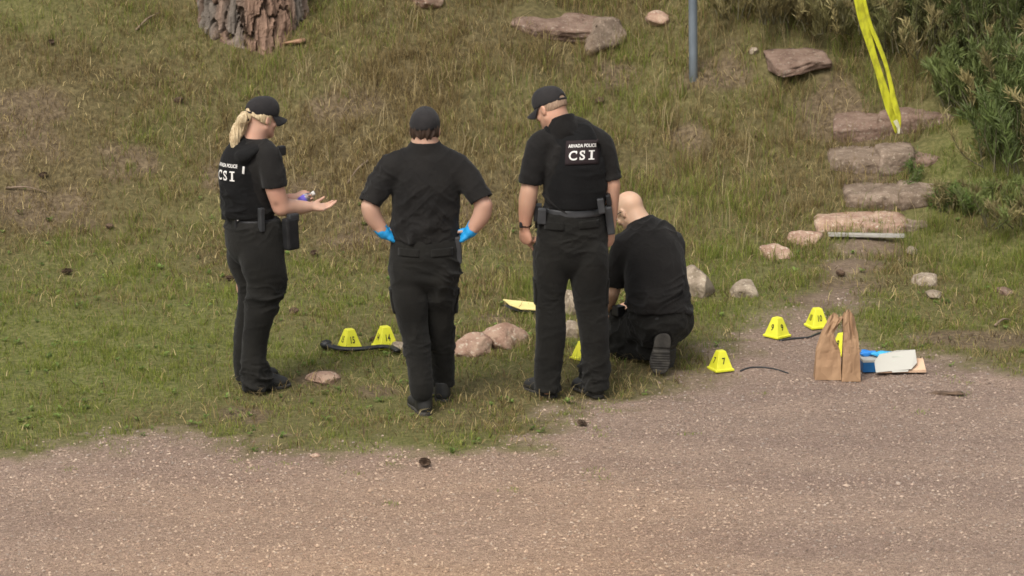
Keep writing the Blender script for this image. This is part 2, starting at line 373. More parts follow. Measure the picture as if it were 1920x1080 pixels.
place_rock('rock', 'flat pale stone flush in the lawn right of the ponytailed officer', 'rock', 604, 718, 58, 15, .12, 67, M_rock, .0, .42, group=RG)
HG = 'rocks on the bank above the officers'
place_slab('rock', 'broad flat red slab tilted on the bank right of the metal pole', 1497, 164, 108, .38, .10, 71, M_rockr, .28, .16, -.10, .85, HG)
place_slab('rock', 'long low pink ledge rock beneath the top of the bank', 1062, 84, 200, .42, .13, 73, M_rockr, .06, .12, .05, .45, HG, .03)
place_rock('rock', 'brown boulder at the right end of the pink ledge', 'rock', 1130, 94, 86, 40, .25, 75, M_rockp, .2, .5, HG, .3)
place_rock('rock', 'small orange pink rock above and right of the brown boulder', 'rock', 1233, 52, 38, 26, .1, 77, M_rock, .3, .25, HG)
place_rock('rock', 'reddish rock cut off by the top edge above the tall dry grass', 'rock', 800, 16, 64, 30, .14, 79, M_rock, .2, .25, HG)
place_rock('rock', 'tiny white stone on the bare patch left of the slab', 'rock', 1413, 104, 14, 14, .04, 81, M_rockg, .2, .25, HG)

# ------------------------------------------------------------------ stone steps
def step(name, label, y_top, y_tread, y_base, stones, seed):
    """stones: (x0, x1, top offset px, material, face offset)"""
    xs = [s_[0] for s_ in stones] + [s_[1] for s_ in stones]
    cx = (min(xs) + max(xs)) / 2; g = G(cx, y_base)
    t = thing(name, label, 'stone step', g, 'stone steps climbing the bank')
    sc_ = (g[1] - CAM[1]) / 19.33 / 319.0
    for k, (x0, x1, dtop, mat, push) in enumerate(stones):
        rise = (y_base - y_tread - dtop) * sc_ * .88
        depth = 0.36; w_ = (x1 - x0) * sc_ * 1.06
        v, f = slab_shape(seed * 10 + k, w_, depth, rise + .10, .016)
        px = (x0 + x1) / 2; wx = P(px, y_base, g[1])[0]
        v = v @ np.array(Matrix.Rotation(rad(4), 3, 'X')).T + np.array([wx, g[1] + depth / 2 + push, g[2] + rise - (rise + .10) / 2 + .028])
        mesh_obj('stone', v, f, mat, t)
        CLEAR.extend([(wx + w_ * u_, g[1] + .19, .12) for u_ in (-.3, 0, .3)])
    return t
step('stone_step', 'topmost stone step under the hanging tape end, long brown slab over red blocks', 197, 226, 260,
     [(1570, 1668, 6, M_rockr, .0), (1655, 1788, -10, M_rockr, .03)], 1)
step('stone_step', 'second stone step from the top, broken pale slabs beside a red block', 262, 290, 326,
     [(1562, 1665, 8, M_rockp, .05), (1650, 1716, -4, M_rockp, .02), (1704, 1764, 6, M_rockr, .0), (1752, 1820, 4, M_rockp, .05)], 2)
step('stone_step', 'third stone step from the top, cracked grey slab with a leafy weed at its end', 335, 364, 394,
     [(1588, 1702, 2, M_rockp, .03), (1690, 1808, -3, M_rockp, .0)], 3)
step('stone_step', 'lowest stone step, low pinkish slab just above the board', 408, 425, 440,
     [(1536, 1700, -3, M_rock, .0), (1688, 1765, 0, M_rockp, .03)], 4)

def box_v(sx, sy, sz, bev=0.0):
    """bevelled box, centred; returns verts, faces"""
    import bmesh
    q = bmesh.new(); bmesh.ops.create_cube(q, size=1.0)
    bmesh.ops.scale(q, vec=(sx, sy, sz), verts=q.verts)
    if bev: bmesh.ops.bevel(q, geom=q.edges[:], offset=bev, segments=2, profile=.6, affect='EDGES')
    v = np.array([p.co[:] for p in q.verts]); f = [[a.index for a in t.verts] for t in q.faces]; q.free()
    return v, f
def tube_v(pts, r, n=10, caps=True, flat=1.0):
    pts = np.asarray(pts, float); r = np.broadcast_to(np.asarray(r, float), (len(pts),))
    tg = np.gradient(pts, axis=0); tg /= np.linalg.norm(tg, axis=1)[:, None] + 1e-9
    up = np.array([0, 0, 1.0]) if abs(tg[0, 2]) < .9 else np.array([1.0, 0, 0])
    V = []
    for p, t, rr in zip(pts, tg, r):
        a = np.cross(t, up); a /= np.linalg.norm(a) + 1e-9; b_ = np.cross(a, t); up = b_
        for k in range(n):
            th = 2 * math.pi * k / n; V.append(p + rr * (math.cos(th) * a + flat * math.sin(th) * b_))
    F = []
    for i in range(len(pts) - 1):
        for k in range(n): F.append([i * n + k, i * n + (k + 1) % n, (i + 1) * n + (k + 1) % n, (i + 1) * n + k])
    if caps: F.append(list(range(n))[::-1]); F.append([(len(pts) - 1) * n + k for k in range(n)])
    return np.array(V), F
def join(parts):
    V, F, o = [], [], 0
    for v, f in parts:
        V.append(np.asarray(v)); F += [[i + o for i in q] for q in f]; o += len(v)
    return np.concatenate(V), F
def catmull(pts, n=8):
    pts = np.asarray(pts, float); q = np.vstack([2 * pts[0] - pts[1], pts, 2 * pts[-1] - pts[-2]]); out = []
    for i in range(len(pts) - 1):
        a, b_, c_, d_ = q[i:i + 4]
        for t in np.linspace(0, 1, n, endpoint=False):
            out.append(.5 * ((2 * b_) + (c_ - a) * t + (2 * a - 5 * b_ + 4 * c_ - d_) * t * t + (3 * b_ - a - 3 * c_ + d_) * t ** 3))
    out.append(pts[-1]); return np.array(out)

M_oldwood = noisy('weathered_board', (.26, .24, .21), (.38, .36, .32), 14, .8, .4, 40, .004, stretch=(1, 6, 6))
g = G(1625, 452)
v, f = box_v(.54, .06, .022, .004); v[:, 2] += (n3(v, (6, 6, 6)) - .5) * .006
o = mesh_obj('step_board', v, f, M_oldwood, local=True, smooth=False); o.location = (g[0], g[1] + .03, g[2] + .035); o.rotation_euler = (0, rad(.8), rad(-1))
tag(o, 'pale weathered board edging the foot of the stone steps', 'board')

# ------------------------------------------------------------------ pine tree
M_bark = noisy('pine_bark', (.075, .055, .045), (.30, .19, .13), 5, .95, 1.0, 18, .03, .15, 8, (.20, .125, .09), stretch=(3, 3, .7))
gt = G(463, 96); tx, ty = gt[0], gt[1] + .48; tz = float(terrain(tx, ty)) - .35
tree = thing('pine_tree', 'large pine with flaking reddish bark at the top of the bank', 'tree', (tx, ty, tz))
na, nh = 280, 240
th = np.linspace(0, 2 * math.pi, na, endpoint=False); hs = np.concatenate([np.linspace(0, 1.7, 190, endpoint=False), np.linspace(1.7, 14, nh - 190)])
TH, H = np.meshgrid(th, hs, indexing='ij')
R0 = 0.40 * np.clip(1 - H / 17, .1, 1) + .11 * np.exp(-H / .35) * (1 + .35 * np.sin(TH * 5 + 1))
cs = np.stack([np.cos(TH) * 3.1, np.sin(TH) * 3.1, H * 2.2], -1)
NC = 15; warp = n3(cs, (2, 2, 2), 3) - .5; warp2 = n3(cs, (2, 2, 2), 4) - .5
uu = TH / (2 * math.pi) * NC + warp * .9 + (n3(cs, (7, 7, 7), 8) - .5) * .25; vv_ = H / .30 + warp2 * 1.2 + (n3(cs, (7, 7, 7), 9) - .5) * .2
iu, iv = np.floor(uu).astype(int), np.floor(vv_).astype(int); d1 = np.full(uu.shape, 9.0); d2 = d1.copy(); pid = np.zeros(uu.shape)
for a in (-1, 0, 1):
    for b_ in (-1, 0, 1):
        cu, cv_ = iu + a, iv + b_; ju, jv = _T2[(cu % NC) & 255, cv_ & 255], _T2[((cu % NC) + 77) & 255, cv_ & 255]
        dd = np.sqrt((uu - cu - .15 - .7 * ju) ** 2 + ((vv_ - cv_ - .15 - .7 * jv) * .8) ** 2); near_ = dd < d1
        d2 = np.where(near_, d1, np.minimum(d2, dd)); pid = np.where(near_, _T2[((cu % NC) + 33) & 255, cv_ & 255], pid); d1 = np.where(near_, dd, d1)
edge = d2 - d1; fur = sstep(.03, .12, edge); fine = n3(cs, (9, 9, 5), 6) - .5; flake = np.floor(n3(cs, (6, 6, 5), 9) * 5) / 5
lay = np.floor(n3(cs, (3.5, 3.5, 7), 15) * 7) / 7
Rr = R0 + .055 * (fur - 1) + .020 * fine + .012 * (pid - .5) + .030 * (flake - .5) * fur + .03 * (lay - .5) * fur
V = np.stack([np.cos(TH) * Rr, np.sin(TH) * Rr, H], -1)
ii = np.arange(na * nh).reshape(na, nh)
Q = np.stack([ii, np.roll(ii, -1, 0), np.roll(np.roll(ii, -1, 0), -1, 1), np.roll(ii, -1, 1)], -1)[:, :-1].reshape(-1, 4)
hue = sstep(.3, .7, n3(cs, (.9, .9, .6), 12) * .6 + pid * .4)[..., None]
colt = (np.array([.21, .135, .098]) * hue + np.array([.165, .14, .118]) * (1 - hue)) * (.55 + .35 * flake[..., None] + .35 * lay[..., None] + .7 * fine[..., None])
colt = colt * (.35 + .65 * fur[..., None]) + np.array([.035, .025, .018]) * (1 - fur[..., None])
mb = vcol_mat('bark_surface', .95, .1)
N_, L_ = mb.node_tree.nodes, mb.node_tree.links
nn_ = nd(N_, 'ShaderNodeTexNoise', Scale=35.0, Detail=6.0); bp_ = nd(N_, 'ShaderNodeBump', Strength=.8, Distance=.02)
L_.new(nn_.outputs[0], bp_.inputs['Height']); L_.new(bp_.outputs[0], N_['Principled BSDF'].inputs['Normal'])
mesh_obj('trunk', V.reshape(-1, 3), Q, mb, tree, local=True, smooth=False, cols=colt.reshape(-1, 3))
CLEAR.append((tx, ty + .05, .42))
M_needle = vcol_mat('pine_needles', .6, .2, .2)
r = np.random.RandomState(5)
V, F, CC = [], [], []
limb = []
for k in range(26):
    h = r.uniform(5, 13.5); a = r.uniform(0, 6.28); ln = (14.5 - h) * .42 + .6
    p0 = np.array([0, 0, h]); p1 = p0 + np.array([math.cos(a), math.sin(a), .15]) * ln
    limb.append(tube_v(np.linspace(p0, p1, 5), np.linspace(.06, .015, 5), 6))
    for j in range(26):
        c0 = p0 + (p1 - p0) * r.uniform(.35, 1.05) + r.normal(size=3) * .25
        for _ in range(7):
            d = r.normal(size=3); d /= np.linalg.norm(d); s = np.cross(d, r.normal(size=3)); s /= np.linalg.norm(s)
            o_ = len(V); V += [c0 - s * .035, c0 + s * .035, c0 + d * .26]; F.append([o_, o_ + 1, o_ + 2]); CC += [[.03, .055 + .02 * r.rand(), .02]] * 3
vl, fl = join(limb); mesh_obj('branch', vl, fl, M_bark, tree, local=True)['kind'] = 'stuff'
mesh_obj('crown', np.array(V), np.array(F), M_needle, tree, local=True, smooth=False, cols=np.array(CC))['kind'] = 'stuff'
# flake of bark fallen at the trunk's foot
v, f = rock_shape(91, (.10, .06, .018), ICO2, 6, .3); v = v @ np.array(Matrix.Rotation(rad(-12), 3, 'Y')).T
gg = G(548, 88); M_flake = noisy('fresh_bark', (.22, .12, .07), (.32, .19, .12), 12, .9, .5)
o = mesh_obj('bark_flake', v, f, M_flake, local=True); o.location = gg + np.array([0, .04, .03]); tag(o, 'orange flake of fallen bark at the foot of the pine', 'bark')

# ------------------------------------------------------------------ metal pole
gp = G(1300, 148)
pole = thing('metal_pole', 'slim grey blue metal pole standing in the grass on the bank', 'pole', gp)
M_metal = noisy('galvanised_metal', (.16, .19, .22), (.26, .295, .33), 9, .45, .15, 50, .003, .5, stretch=(1, 1, .25)); M_metal.node_tree.nodes['Principled BSDF'].inputs['Metallic'].default_value = .5
hh = np.linspace(-.3, 3.2, 8); pp = np.stack([-.018 * hh, 0 * hh, hh], -1)
v, f = tube_v(pp, .033, 20); mesh_obj('post', v, f, M_metal, pole, local=True)
v, f = tube_v(np.array([[-.0576, 0, 3.2], [-.0578, 0, 3.23]]), [.037, .03], 20); mesh_obj('cap', v, f, M_metal, pole, local=True)
CLEAR.append((gp[0], gp[1], .05))

# ------------------------------------------------------------------ barrier tape
m, N2, L2, b2 = newmat('yellow_tape', (.56, .54, .03), .35, .5)
t_ = nd(N2, 'ShaderNodeTexCoord'); mp = nd(N2, 'ShaderNodeMapping'); mp.inputs['Scale'].default_value = (30, 30, 16); L2.new(t_.outputs['Object'], mp.inputs[0])
nz = nd(N2, 'ShaderNodeTexNoise', Scale=1.0, Detail=3.0); L2.new(mp.outputs[0], nz.inputs['Vector'])
rp = nd(N2, 'ShaderNodeValToRGB'); rp.color_ramp.elements[0].position = .40; rp.color_ramp.elements[0].color = (.44, .43, .03, 1); rp.color_ramp.elements[1].position = .56; rp.color_ramp.elements[1].color = (.60, .60, .035, 1)
L2.new(nz.outputs[0], rp.inputs[0]); L2.new(rp.outputs[0], b2.inputs['Base Color'])
tr = nd(N2, 'ShaderNodeBsdfTranslucent'); L2.new(rp.outputs[0], tr.inputs[0]); mx = nd(N2, 'ShaderNodeMixShader'); mx.inputs[0].default_value = .3
L2.new(b2.outputs[0], mx.inputs[1]); L2.new(tr.outputs[0], mx.inputs[2]); L2.new(mx.outputs[0], N2['Material Output'].inputs[0])
M_tape = m
TY = 3.2
def ribbon(pix, widths, yaw, dyo, seed):
    c_ = catmull([P(p[0], p[1], TY + dyo) for p in pix], 10); n = len(c_)
    wd = np.interp(np.linspace(0, 1, n), np.linspace(0, 1, len(widths)), widths); yw = np.interp(np.linspace(0, 1, n), np.linspace(0, 1, len(yaw)), yaw)
    tg = np.gradient(c_, axis=0); tg /= np.linalg.norm(tg, axis=1)[:, None]
    K = 7; V = []
    for i in range(n):
        sd = np.array([math.cos(yw[i]), math.sin(yw[i]), 0]); sd -= tg[i] * (sd @ tg[i]); sd /= np.linalg.norm(sd); nm = np.cross(sd, tg[i])
        for k in range(K):
            s = k / (K - 1) * 2 - 1
            V.append(c_[i] + sd * s * wd[i] / 2 + nm * (.005 * math.cos(s * 2.5 + seed) + .0015 * math.sin(i * .5 + s * 2 + seed)))
    F = [[i * K + k, i * K + k + 1, (i + 1) * K + k + 1, (i + 1) * K + k] for i in range(n - 1) for k in range(K - 1)]
    return np.array(V), F
def solid(v, f, t):
    """give a sheet its thickness"""
    me = bpy.data.meshes.new('tmp'); me.from_pydata([tuple(p) for p in v], [], f); me.update()
    nr = np.array([q.normal[:] for q in me.vertices]); n = len(v); bpy.data.meshes.remove(me)
    from collections import Counter
    ed = {}
    for q in f:
        for a, b_ in zip(q, q[1:] + q[:1]): ed[(a, b_)] = 1
    F = [list(q) for q in f] + [[i + n for i in q[::-1]] for q in f]
    for (a, b_) in ed:
        if (b_, a) not in ed: F.append([b_, a, a + n, b_ + n])
    return np.vstack([v + nr * t / 2, v - nr * t / 2]), F
tp = thing('barrier_tape', 'torn yellow plastic barrier tape hanging down in front of the stone steps', 'barrier tape', P(1610, -10, TY))
top_end = [(1560, -260), (1590, -120), (1610, -10)]
v1_, f1_ = ribbon(top_end + [(1620, 40), (1629, 75), (1641, 115), (1655, 160), (1668, 200), (1676, 222), (1683, 249)], [.075, .078, .080, .078, .062, .048, .046, .058, .064, .056, .036], [.15, .15, .2, .15, .2, .25, .2, .2, .2], 0, 0)
v1_, f1_ = solid(v1_, f1_, .0012); mesh_obj('tape_strand', v1_, f1_, M_tape, tp)
v1_, f1_ = ribbon([(1618, -10), (1632, 45), (1646, 80), (1661, 120), (1672, 165), (1676, 190), (1684, 215), (1687, 240)], [.02, .025, .03, .026, .030, .045, .040, .016], [.2, .3, .3, .4, .3, .3, .3], -.02, 2)
v1_, f1_ = solid(v1_, f1_, .0012); mesh_obj('tape_strand', v1_, f1_, M_tape, tp)
# cord the tape is tied to, from the pole
M_torn = newmat('torn_white_edge', (.42, .40, .26), .6)[0]
v1_, f1_ = ribbon([(1678, 226), (1684, 238), (1685, 251)], [.03, .025, .012], [.3, .3, .3], -.03, 1); v1_, f1_ = solid(v1_, f1_, .0015); mesh_obj('frayed_end', v1_, f1_, M_torn, tp)
# ------------------------------------------------------------------ implicit surfaces -> meshes (for bodies and clothes)
def nrm(v): v = np.asarray(v, float); return v / (np.linalg.norm(v) + 1e-12)
class Field:
    def __init__(s, lo, hi, h):
        s.h = h; s.ax = [np.arange(a, b + h, h) for a, b in zip(lo, hi)]
        s.f = np.full([len(a) for a in s.ax], 9.0, np.float32)
    def box(s, lo, hi, pad):
        sl = []
        for a, l, h_ in zip(s.ax, lo, hi):
            i0 = max(int(np.searchsorted(a, l - pad)) - 1, 0); i1 = min(int(np.searchsorted(a, h_ + pad)) + 1, len(a)); sl.append(slice(i0, max(i1, i0)))
        g = [a[q] for a, q in zip(s.ax, sl)]
        return tuple(sl), g[0][:, None, None], g[1][None, :, None], g[2][None, None, :]
    def put(s, lo, hi, fn, k=0.0, mode='add'):
        sl, X_, Y_, Z_ = s.box(lo, hi, k + 3 * s.h)
        if 0 in s.f[sl].shape: return
        d = np.broadcast_to(fn(X_, Y_, Z_), s.f[sl].shape).astype(np.float32); o = s.f[sl]
        if mode == 'add':
            if k > 0:
                h_ = np.clip(k - np.abs(o - d), 0, None) / k; s.f[sl] = np.minimum(o, d) - h_ * h_ * k * .25
            else: s.f[sl] = np.minimum(o, d)
        elif mode == 'sub':
            d = -d
            if k > 0:
                h_ = np.clip(k - np.abs(o - d), 0, None) / k; s.f[sl] = np.maximum(o, d) + h_ * h_ * k * .25
            else: s.f[sl] = np.maximum(o, d)
    def cone(s, a, b, ra, rb, k=0.0, mode='add', asp=None, side=None):
        """tapered capsule; asp = (side radius factor, other radius factor)"""
        a, b = np.asarray(a, float), np.asarray(b, float); ba = b - a; L2_ = ba @ ba + 1e-12; R = max(ra, rb) * (max(asp) if asp else 1)
        if asp:
            t_ = ba / math.sqrt(L2_); u = nrm(np.asarray(side, float) - (np.asarray(side, float) @ t_) * t_); v_ = np.cross(t_, u)
        def fn(X_, Y_, Z_):
            px, py, pz = X_ - a[0], Y_ - a[1], Z_ - a[2]
            t = np.clip((px * ba[0] + py * ba[1] + pz * ba[2]) / L2_, 0, 1)
            qx, qy, qz = px - t * ba[0], py - t * ba[1], pz - t * ba[2]; r_ = ra + (rb - ra) * t
            if not asp: return np.sqrt(qx * qx + qy * qy + qz * qz) - r_
            cu = qx * u[0] + qy * u[1] + qz * u[2]; cv_ = qx * v_[0] + qy * v_[1] + qz * v_[2]; ct = qx * t_[0] + qy * t_[1] + qz * t_[2]
            mn = min(asp)
            return (np.sqrt((cu / asp[0]) ** 2 + (cv_ / asp[1]) ** 2 + (ct / mn) ** 2) - r_) * mn
        s.put(np.minimum(a, b) - R, np.maximum(a, b) + R, fn, k, mode)
    def ell(s, c, r_, axes=None, k=0.0, mode='add', post=None):
        c = np.asarray(c, float); r_ = np.asarray(r_, float); A_ = np.eye(3) if axes is None else np.asarray(axes, float); R = r_.max() * 1.02
        def fn(X_, Y_, Z_):
            p = (X_ - c[0], Y_ - c[1], Z_ - c[2]); q = [p[0] * A_[i][0] + p[1] * A_[i][1] + p[2] * A_[i][2] for i in range(3)]
            k0 = np.sqrt((q[0] / r_[0]) ** 2 + (q[1] / r_[1]) ** 2 + (q[2] / r_[2]) ** 2) + 1e-6
            k1 = np.sqrt((q[0] / r_[0] ** 2) ** 2 + (q[1] / r_[1] ** 2) ** 2 + (q[2] / r_[2] ** 2) ** 2) + 1e-6
            return k0 * (k0 - 1) / k1
        s.put(c - R, c + R, fn, k, mode)
    def loft(s, pts, ru, rv=None, side=(1, 0, 0), n=4, k=0.012, mode='add', kfirst=None):
        """chain through pts with smoothly varying elliptical section (ru along side, rv across)"""
        pts = np.asarray(pts, float); m_ = len(pts); ru = np.asarray(ru, float) * np.ones(m_); rv = ru if rv is None else np.asarray(rv, float) * np.ones(m_)
        q = catmull(np.hstack([pts, ru[:, None], rv[:, None]]), n)
        for i in range(len(q) - 1):
            a, b = q[i], q[i + 1]; same = abs(a[3] - a[4]) < 1e-6 and abs(b[3] - b[4]) < 1e-6
            kk = k
            if same: s.cone(a[:3], b[:3], a[3], b[3], kk, mode)
            else:
                um, vm = (a[3] + b[3]) / 2, (a[4] + b[4]) / 2; g_ = math.sqrt(um * vm)
                s.cone(a[:3], b[:3], g_ * (a[3] * a[4]) ** .5 / g_, g_ * (b[3] * b[4]) ** .5 / g_, kk, mode, (um / g_, vm / g_), side)
    def plane(s, p, n_, k=0.0, near=None, R=9.0):
        """cut away the half space on the side n_ points to (only within R of near)"""
        n_ = nrm(n_); p = np.asarray(p, float)
        fn = lambda X_, Y_, Z_: -((X_ - p[0]) * n_[0] + (Y_ - p[1]) * n_[1] + (Z_ - p[2]) * n_[2])
        c_ = p if near is None else np.asarray(near, float)
        if R < 5:
            f2 = lambda X_, Y_, Z_: np.maximum(fn(X_, Y_, Z_), np.sqrt((X_ - c_[0]) ** 2 + (Y_ - c_[1]) ** 2 + (Z_ - c_[2]) ** 2) - R)
        else: f2 = fn
        s.put(c_ - R, c_ + R, f2, k, 'sub')
    def merge(s, o, k=.02):
        h_ = np.clip(k - np.abs(s.f - o.f), 0, None) / k; s.f = np.minimum(s.f, o.f) - h_ * h_ * k * .25
    def tube_part(s, pts, ru, rv, cut_p, cut_n, hollow=None, side=(1, 0, 0), k=.02, n=4):
        """a sleeve or a collar: cut off flat and hollow at its end, then grown onto the garment"""
        t = Field.__new__(Field); t.h = s.h; t.ax = s.ax; t.f = np.full_like(s.f, 9.0)
        t.loft(pts, ru, rv, side=side, n=n, k=.02); t.plane(cut_p, cut_n)
        if hollow: t.cone(*hollow, mode='sub')
        s.merge(t, k)
    def mesh(s):
        f = s.f; h = s.h; nx, ny, nz = f.shape; ins = f < 0
        cnt = np.zeros((nx - 1, ny - 1, nz - 1), np.int8)
        for a in (0, 1):
            for b in (0, 1):
                for c_ in (0, 1): cnt += ins[a:nx - 1 + a, b:ny - 1 + b, c_:nz - 1 + c_]
        act = (cnt > 0) & (cnt < 8); ci = np.argwhere(act); n = len(ci)
        vid = np.full(act.shape, -1, np.int64); vid[act] = np.arange(n)
        acc = np.zeros((n, 3)); num = np.zeros(n); X0 = np.array([a[0] for a in s.ax])
        i, j, k_ = ci.T
        for a in range(3):
            for b in (0, 1):
                for c_ in (0, 1):
                    o0 = [0, 0, 0]; oth = [q for q in range(3) if q != a]; o0[oth[0]] = b; o0[oth[1]] = c_; o1 = list(o0); o1[a] = 1
                    f0 = f[i + o0[0], j + o0[1], k_ + o0[2]].astype(float); f1 = f[i + o1[0], j + o1[1], k_ + o1[2]].astype(float)
                    m_ = (f0 < 0) != (f1 < 0); t = np.where(m_, f0 / np.where(m_, f0 - f1, 1), 0)
                    p = np.tile(np.array(o0, float), (n, 1)); p[:, a] += t
                    acc[m_] += p[m_]; num[m_] += 1
        v = X0 + (ci + acc / num[:, None]) * h
        Q = []
        for a in range(3):
            b, c_ = [(1, 2), (2, 0), (0, 1)][a]
            s0 = [slice(None)] * 3; s1 = [slice(None)] * 3; s0[a] = slice(0, -1); s1[a] = slice(1, None)
            e = ins[tuple(s0)] != ins[tuple(s1)]; idx_ = np.argwhere(e)
            sh = np.array(f.shape); ok = (idx_[:, b] > 0) & (idx_[:, b] < sh[b] - 1) & (idx_[:, c_] > 0) & (idx_[:, c_] < sh[c_] - 1); idx_ = idx_[ok]
            fl = ins[tuple(s0)][tuple(idx_.T)]
            def at(db, dc):
                q = idx_.copy(); q[:, b] += db; q[:, c_] += dc; return vid[tuple(q.T)]
            q = np.stack([at(-1, -1), at(0, -1), at(0, 0), at(-1, 0)], 1); q[~fl] = q[~fl][:, ::-1]; Q.append(q)
        return v, np.vstack(Q)
def vnormals(v, q):
    fn = np.cross(v[q[:, 2]] - v[q[:, 0]], v[q[:, 3]] - v[q[:, 1]]); n = np.zeros_like(v)
    for k in range(4): np.add.at(n, q[:, k], fn)
    return n / (np.linalg.norm(n, axis=1)[:, None] + 1e-12)
def relax(v, q, it=2, lam=.5):
    for _ in range(it):
        a = np.zeros_like(v); c_ = np.zeros(len(v))
        for k in range(4):
            np.add.at(a, q[:, k], v[q[:, (k + 1) % 4]]); np.add.at(c_, q[:, k], 1)
            np.add.at(a, q[:, k], v[q[:, (k - 1) % 4]]); np.add.at(c_, q[:, k], 1)
        v = v + lam * (a / c_[:, None] - v)
    return v
def ridged(p, s, o=0): return 1 - np.abs(2 * n3(p, s, o) - 1) * 1.6
def rotm(ax_, ang): return np.array(Matrix.Rotation(ang, 3, Vector(ax_)))
def folds(v, q, amp=.006, sc=(9, 9, 20), o=0, R=None, mask=None):
    """cloth folds pushed along the normal"""
    n = vnormals(v, q); p = v if R is None else v @ R.T
    wp = np.stack([n3(p, (4, 4, 4), o + 31), n3(p, (4, 4, 4), o + 32), n3(p, (4, 4, 4), o + 33)], -1) - .5
    cr = np.clip(ridged(p + wp * .12, sc, o), 0, 1) ** 2.2; cr2 = np.clip(ridged(p * 1.0 + wp * .2, tuple(x_ * 1.9 for x_ in sc), o + 4), 0, 1) ** 2.5
    d = (cr - .25) * amp * 1.15 + (cr2 - .2) * amp * .5
    d = d * (.25 + 1.5 * sstep(.45, .8, n3(v, (3.5, 3.5, 4.5), o + 8)))
    if mask is not None: d = d * mask
    return v + n * d[:, None]

# ---- materials for people
def cloth(name, c1, c2, weave=900, sheen=.06, rough=.9, bump=.12):
    m, N, L, b = newmat(name, c1, rough, .15)
    tc = nd(N, 'ShaderNodeTexCoord'); n1 = nd(N, 'ShaderNodeTexNoise', Scale=7.0, Detail=6.0); L.new(tc.outputs['Object'], n1.inputs['Vector'])
    r = nd(N, 'ShaderNodeValToRGB'); r.color_ramp.elements[0].position = .35; r.color_ramp.elements[1].position = .65
    r.color_ramp.elements[0].color = (*c1, 1); r.color_ramp.elements[1].color = (*c2, 1); L.new(n1.outputs[0], r.inputs[0]); L.new(r.outputs[0], b.inputs['Base Color'])
    b.inputs['Sheen Weight'].default_value = sheen; b.inputs['Sheen Roughness'].default_value = .5
    n2_ = nd(N, 'ShaderNodeTexNoise', Scale=22.0, Detail=7.0, Roughness=.65, Distortion=.8); L.new(tc.outputs['Object'], n2_.inputs['Vector'])
    bp = nd(N, 'ShaderNodeBump', Strength=bump * 4, Distance=.012); L.new(n2_.outputs[0], bp.inputs['Height']); L.new(bp.outputs[0], b.inputs['Normal'])
    return m
M_shirt = cloth('black_shirt_cloth', (.0085, .0078, .0074), (.013, .0118, .0108))
M_vest = cloth('black_vest_cloth', (.0048, .0047, .0049), (.0072, .007, .007), sheen=.04)
M_pant = cloth('dark_trouser_cloth', (.0082, .0078, .0068), (.012, .0112, .0096))
M_cap = cloth('dark_cap_cloth', (.014, .013, .014), (.022, .020, .020))
M_gear = noisy('black_gear', (.007, .007, .008), (.014, .014, .015), 20, .5, .1, 60, .002, .4)
M_gear2 = noisy('grey_black_gear', (.02, .021, .023), (.034, .035, .037), 20, .45, .1, 60, .002, .45)
M_boot = noisy('boot_leather', (.012, .012, .012), (.026, .025, .023), 18, .55, .25, 60, .003, .35)
M_sole = noisy('boot_sole', (.03, .028, .026), (.065, .06, .052), 25, .85, .4, 70, .003, .2)
m, N, L, b = newmat('skin', rough=.5, spec=.35); M_skin = m
a_ = nd(N, 'ShaderNodeAttribute', attribute_name='Col'); L.new(a_.outputs[0], b.inputs['Base Color'])
b.inputs['Subsurface Weight'].default_value = .12; b.inputs['Subsurface Radius'].default_value = (.01, .004, .002); b.inputs['Subsurface Scale'].default_value = 1.0
tcs = nd(N, 'ShaderNodeTexCoord'); nsk = nd(N, 'ShaderNodeTexNoise', Scale=140.0, Detail=4.0); L.new(tcs.outputs['Object'], nsk.inputs['Vector'])
bsk = nd(N, 'ShaderNodeBump', Strength=.15, Distance=.003); L.new(nsk.outputs[0], bsk.inputs['Height']); L.new(bsk.outputs[0], b.inputs['Normal'])
M_glove = newmat('blue_nitrile', (.015, .25, .55), .4, .5)[0]
M_eye = newmat('eye_white', (.6, .58, .55), .2, .5)[0]
M_letter = newmat('white_lettering', (.62, .60, .57), .7)[0]
def hairmat(name, c1, c2):
    return noisy(name, c1, c2, 60, .55, .6, 160, .003, .35, stretch=(3, 3, .5))
M_blond = hairmat('blonde_hair', (.28, .19, .10), (.60, .49, .31))
M_brown = hairmat('brown_hair', (.022, .013, .009), (.055, .032, .021))
M_short = hairmat('short_sandy_hair', (.20, .13, .085), (.32, .22, .15))

def colour_skin(v, base, head_c=None, lips=None, red=1.0):
    t = n3(v, (22, 22, 22), 2)[:, None]; t2 = n3(v, (7, 7, 7), 5)[:, None]
    c_ = np.array(base) * (.93 + .14 * t) * (np.array([1, 1, 1]) + (t2 - .5) * np.array([.10, -.10, -.12]) * red)
    return c_
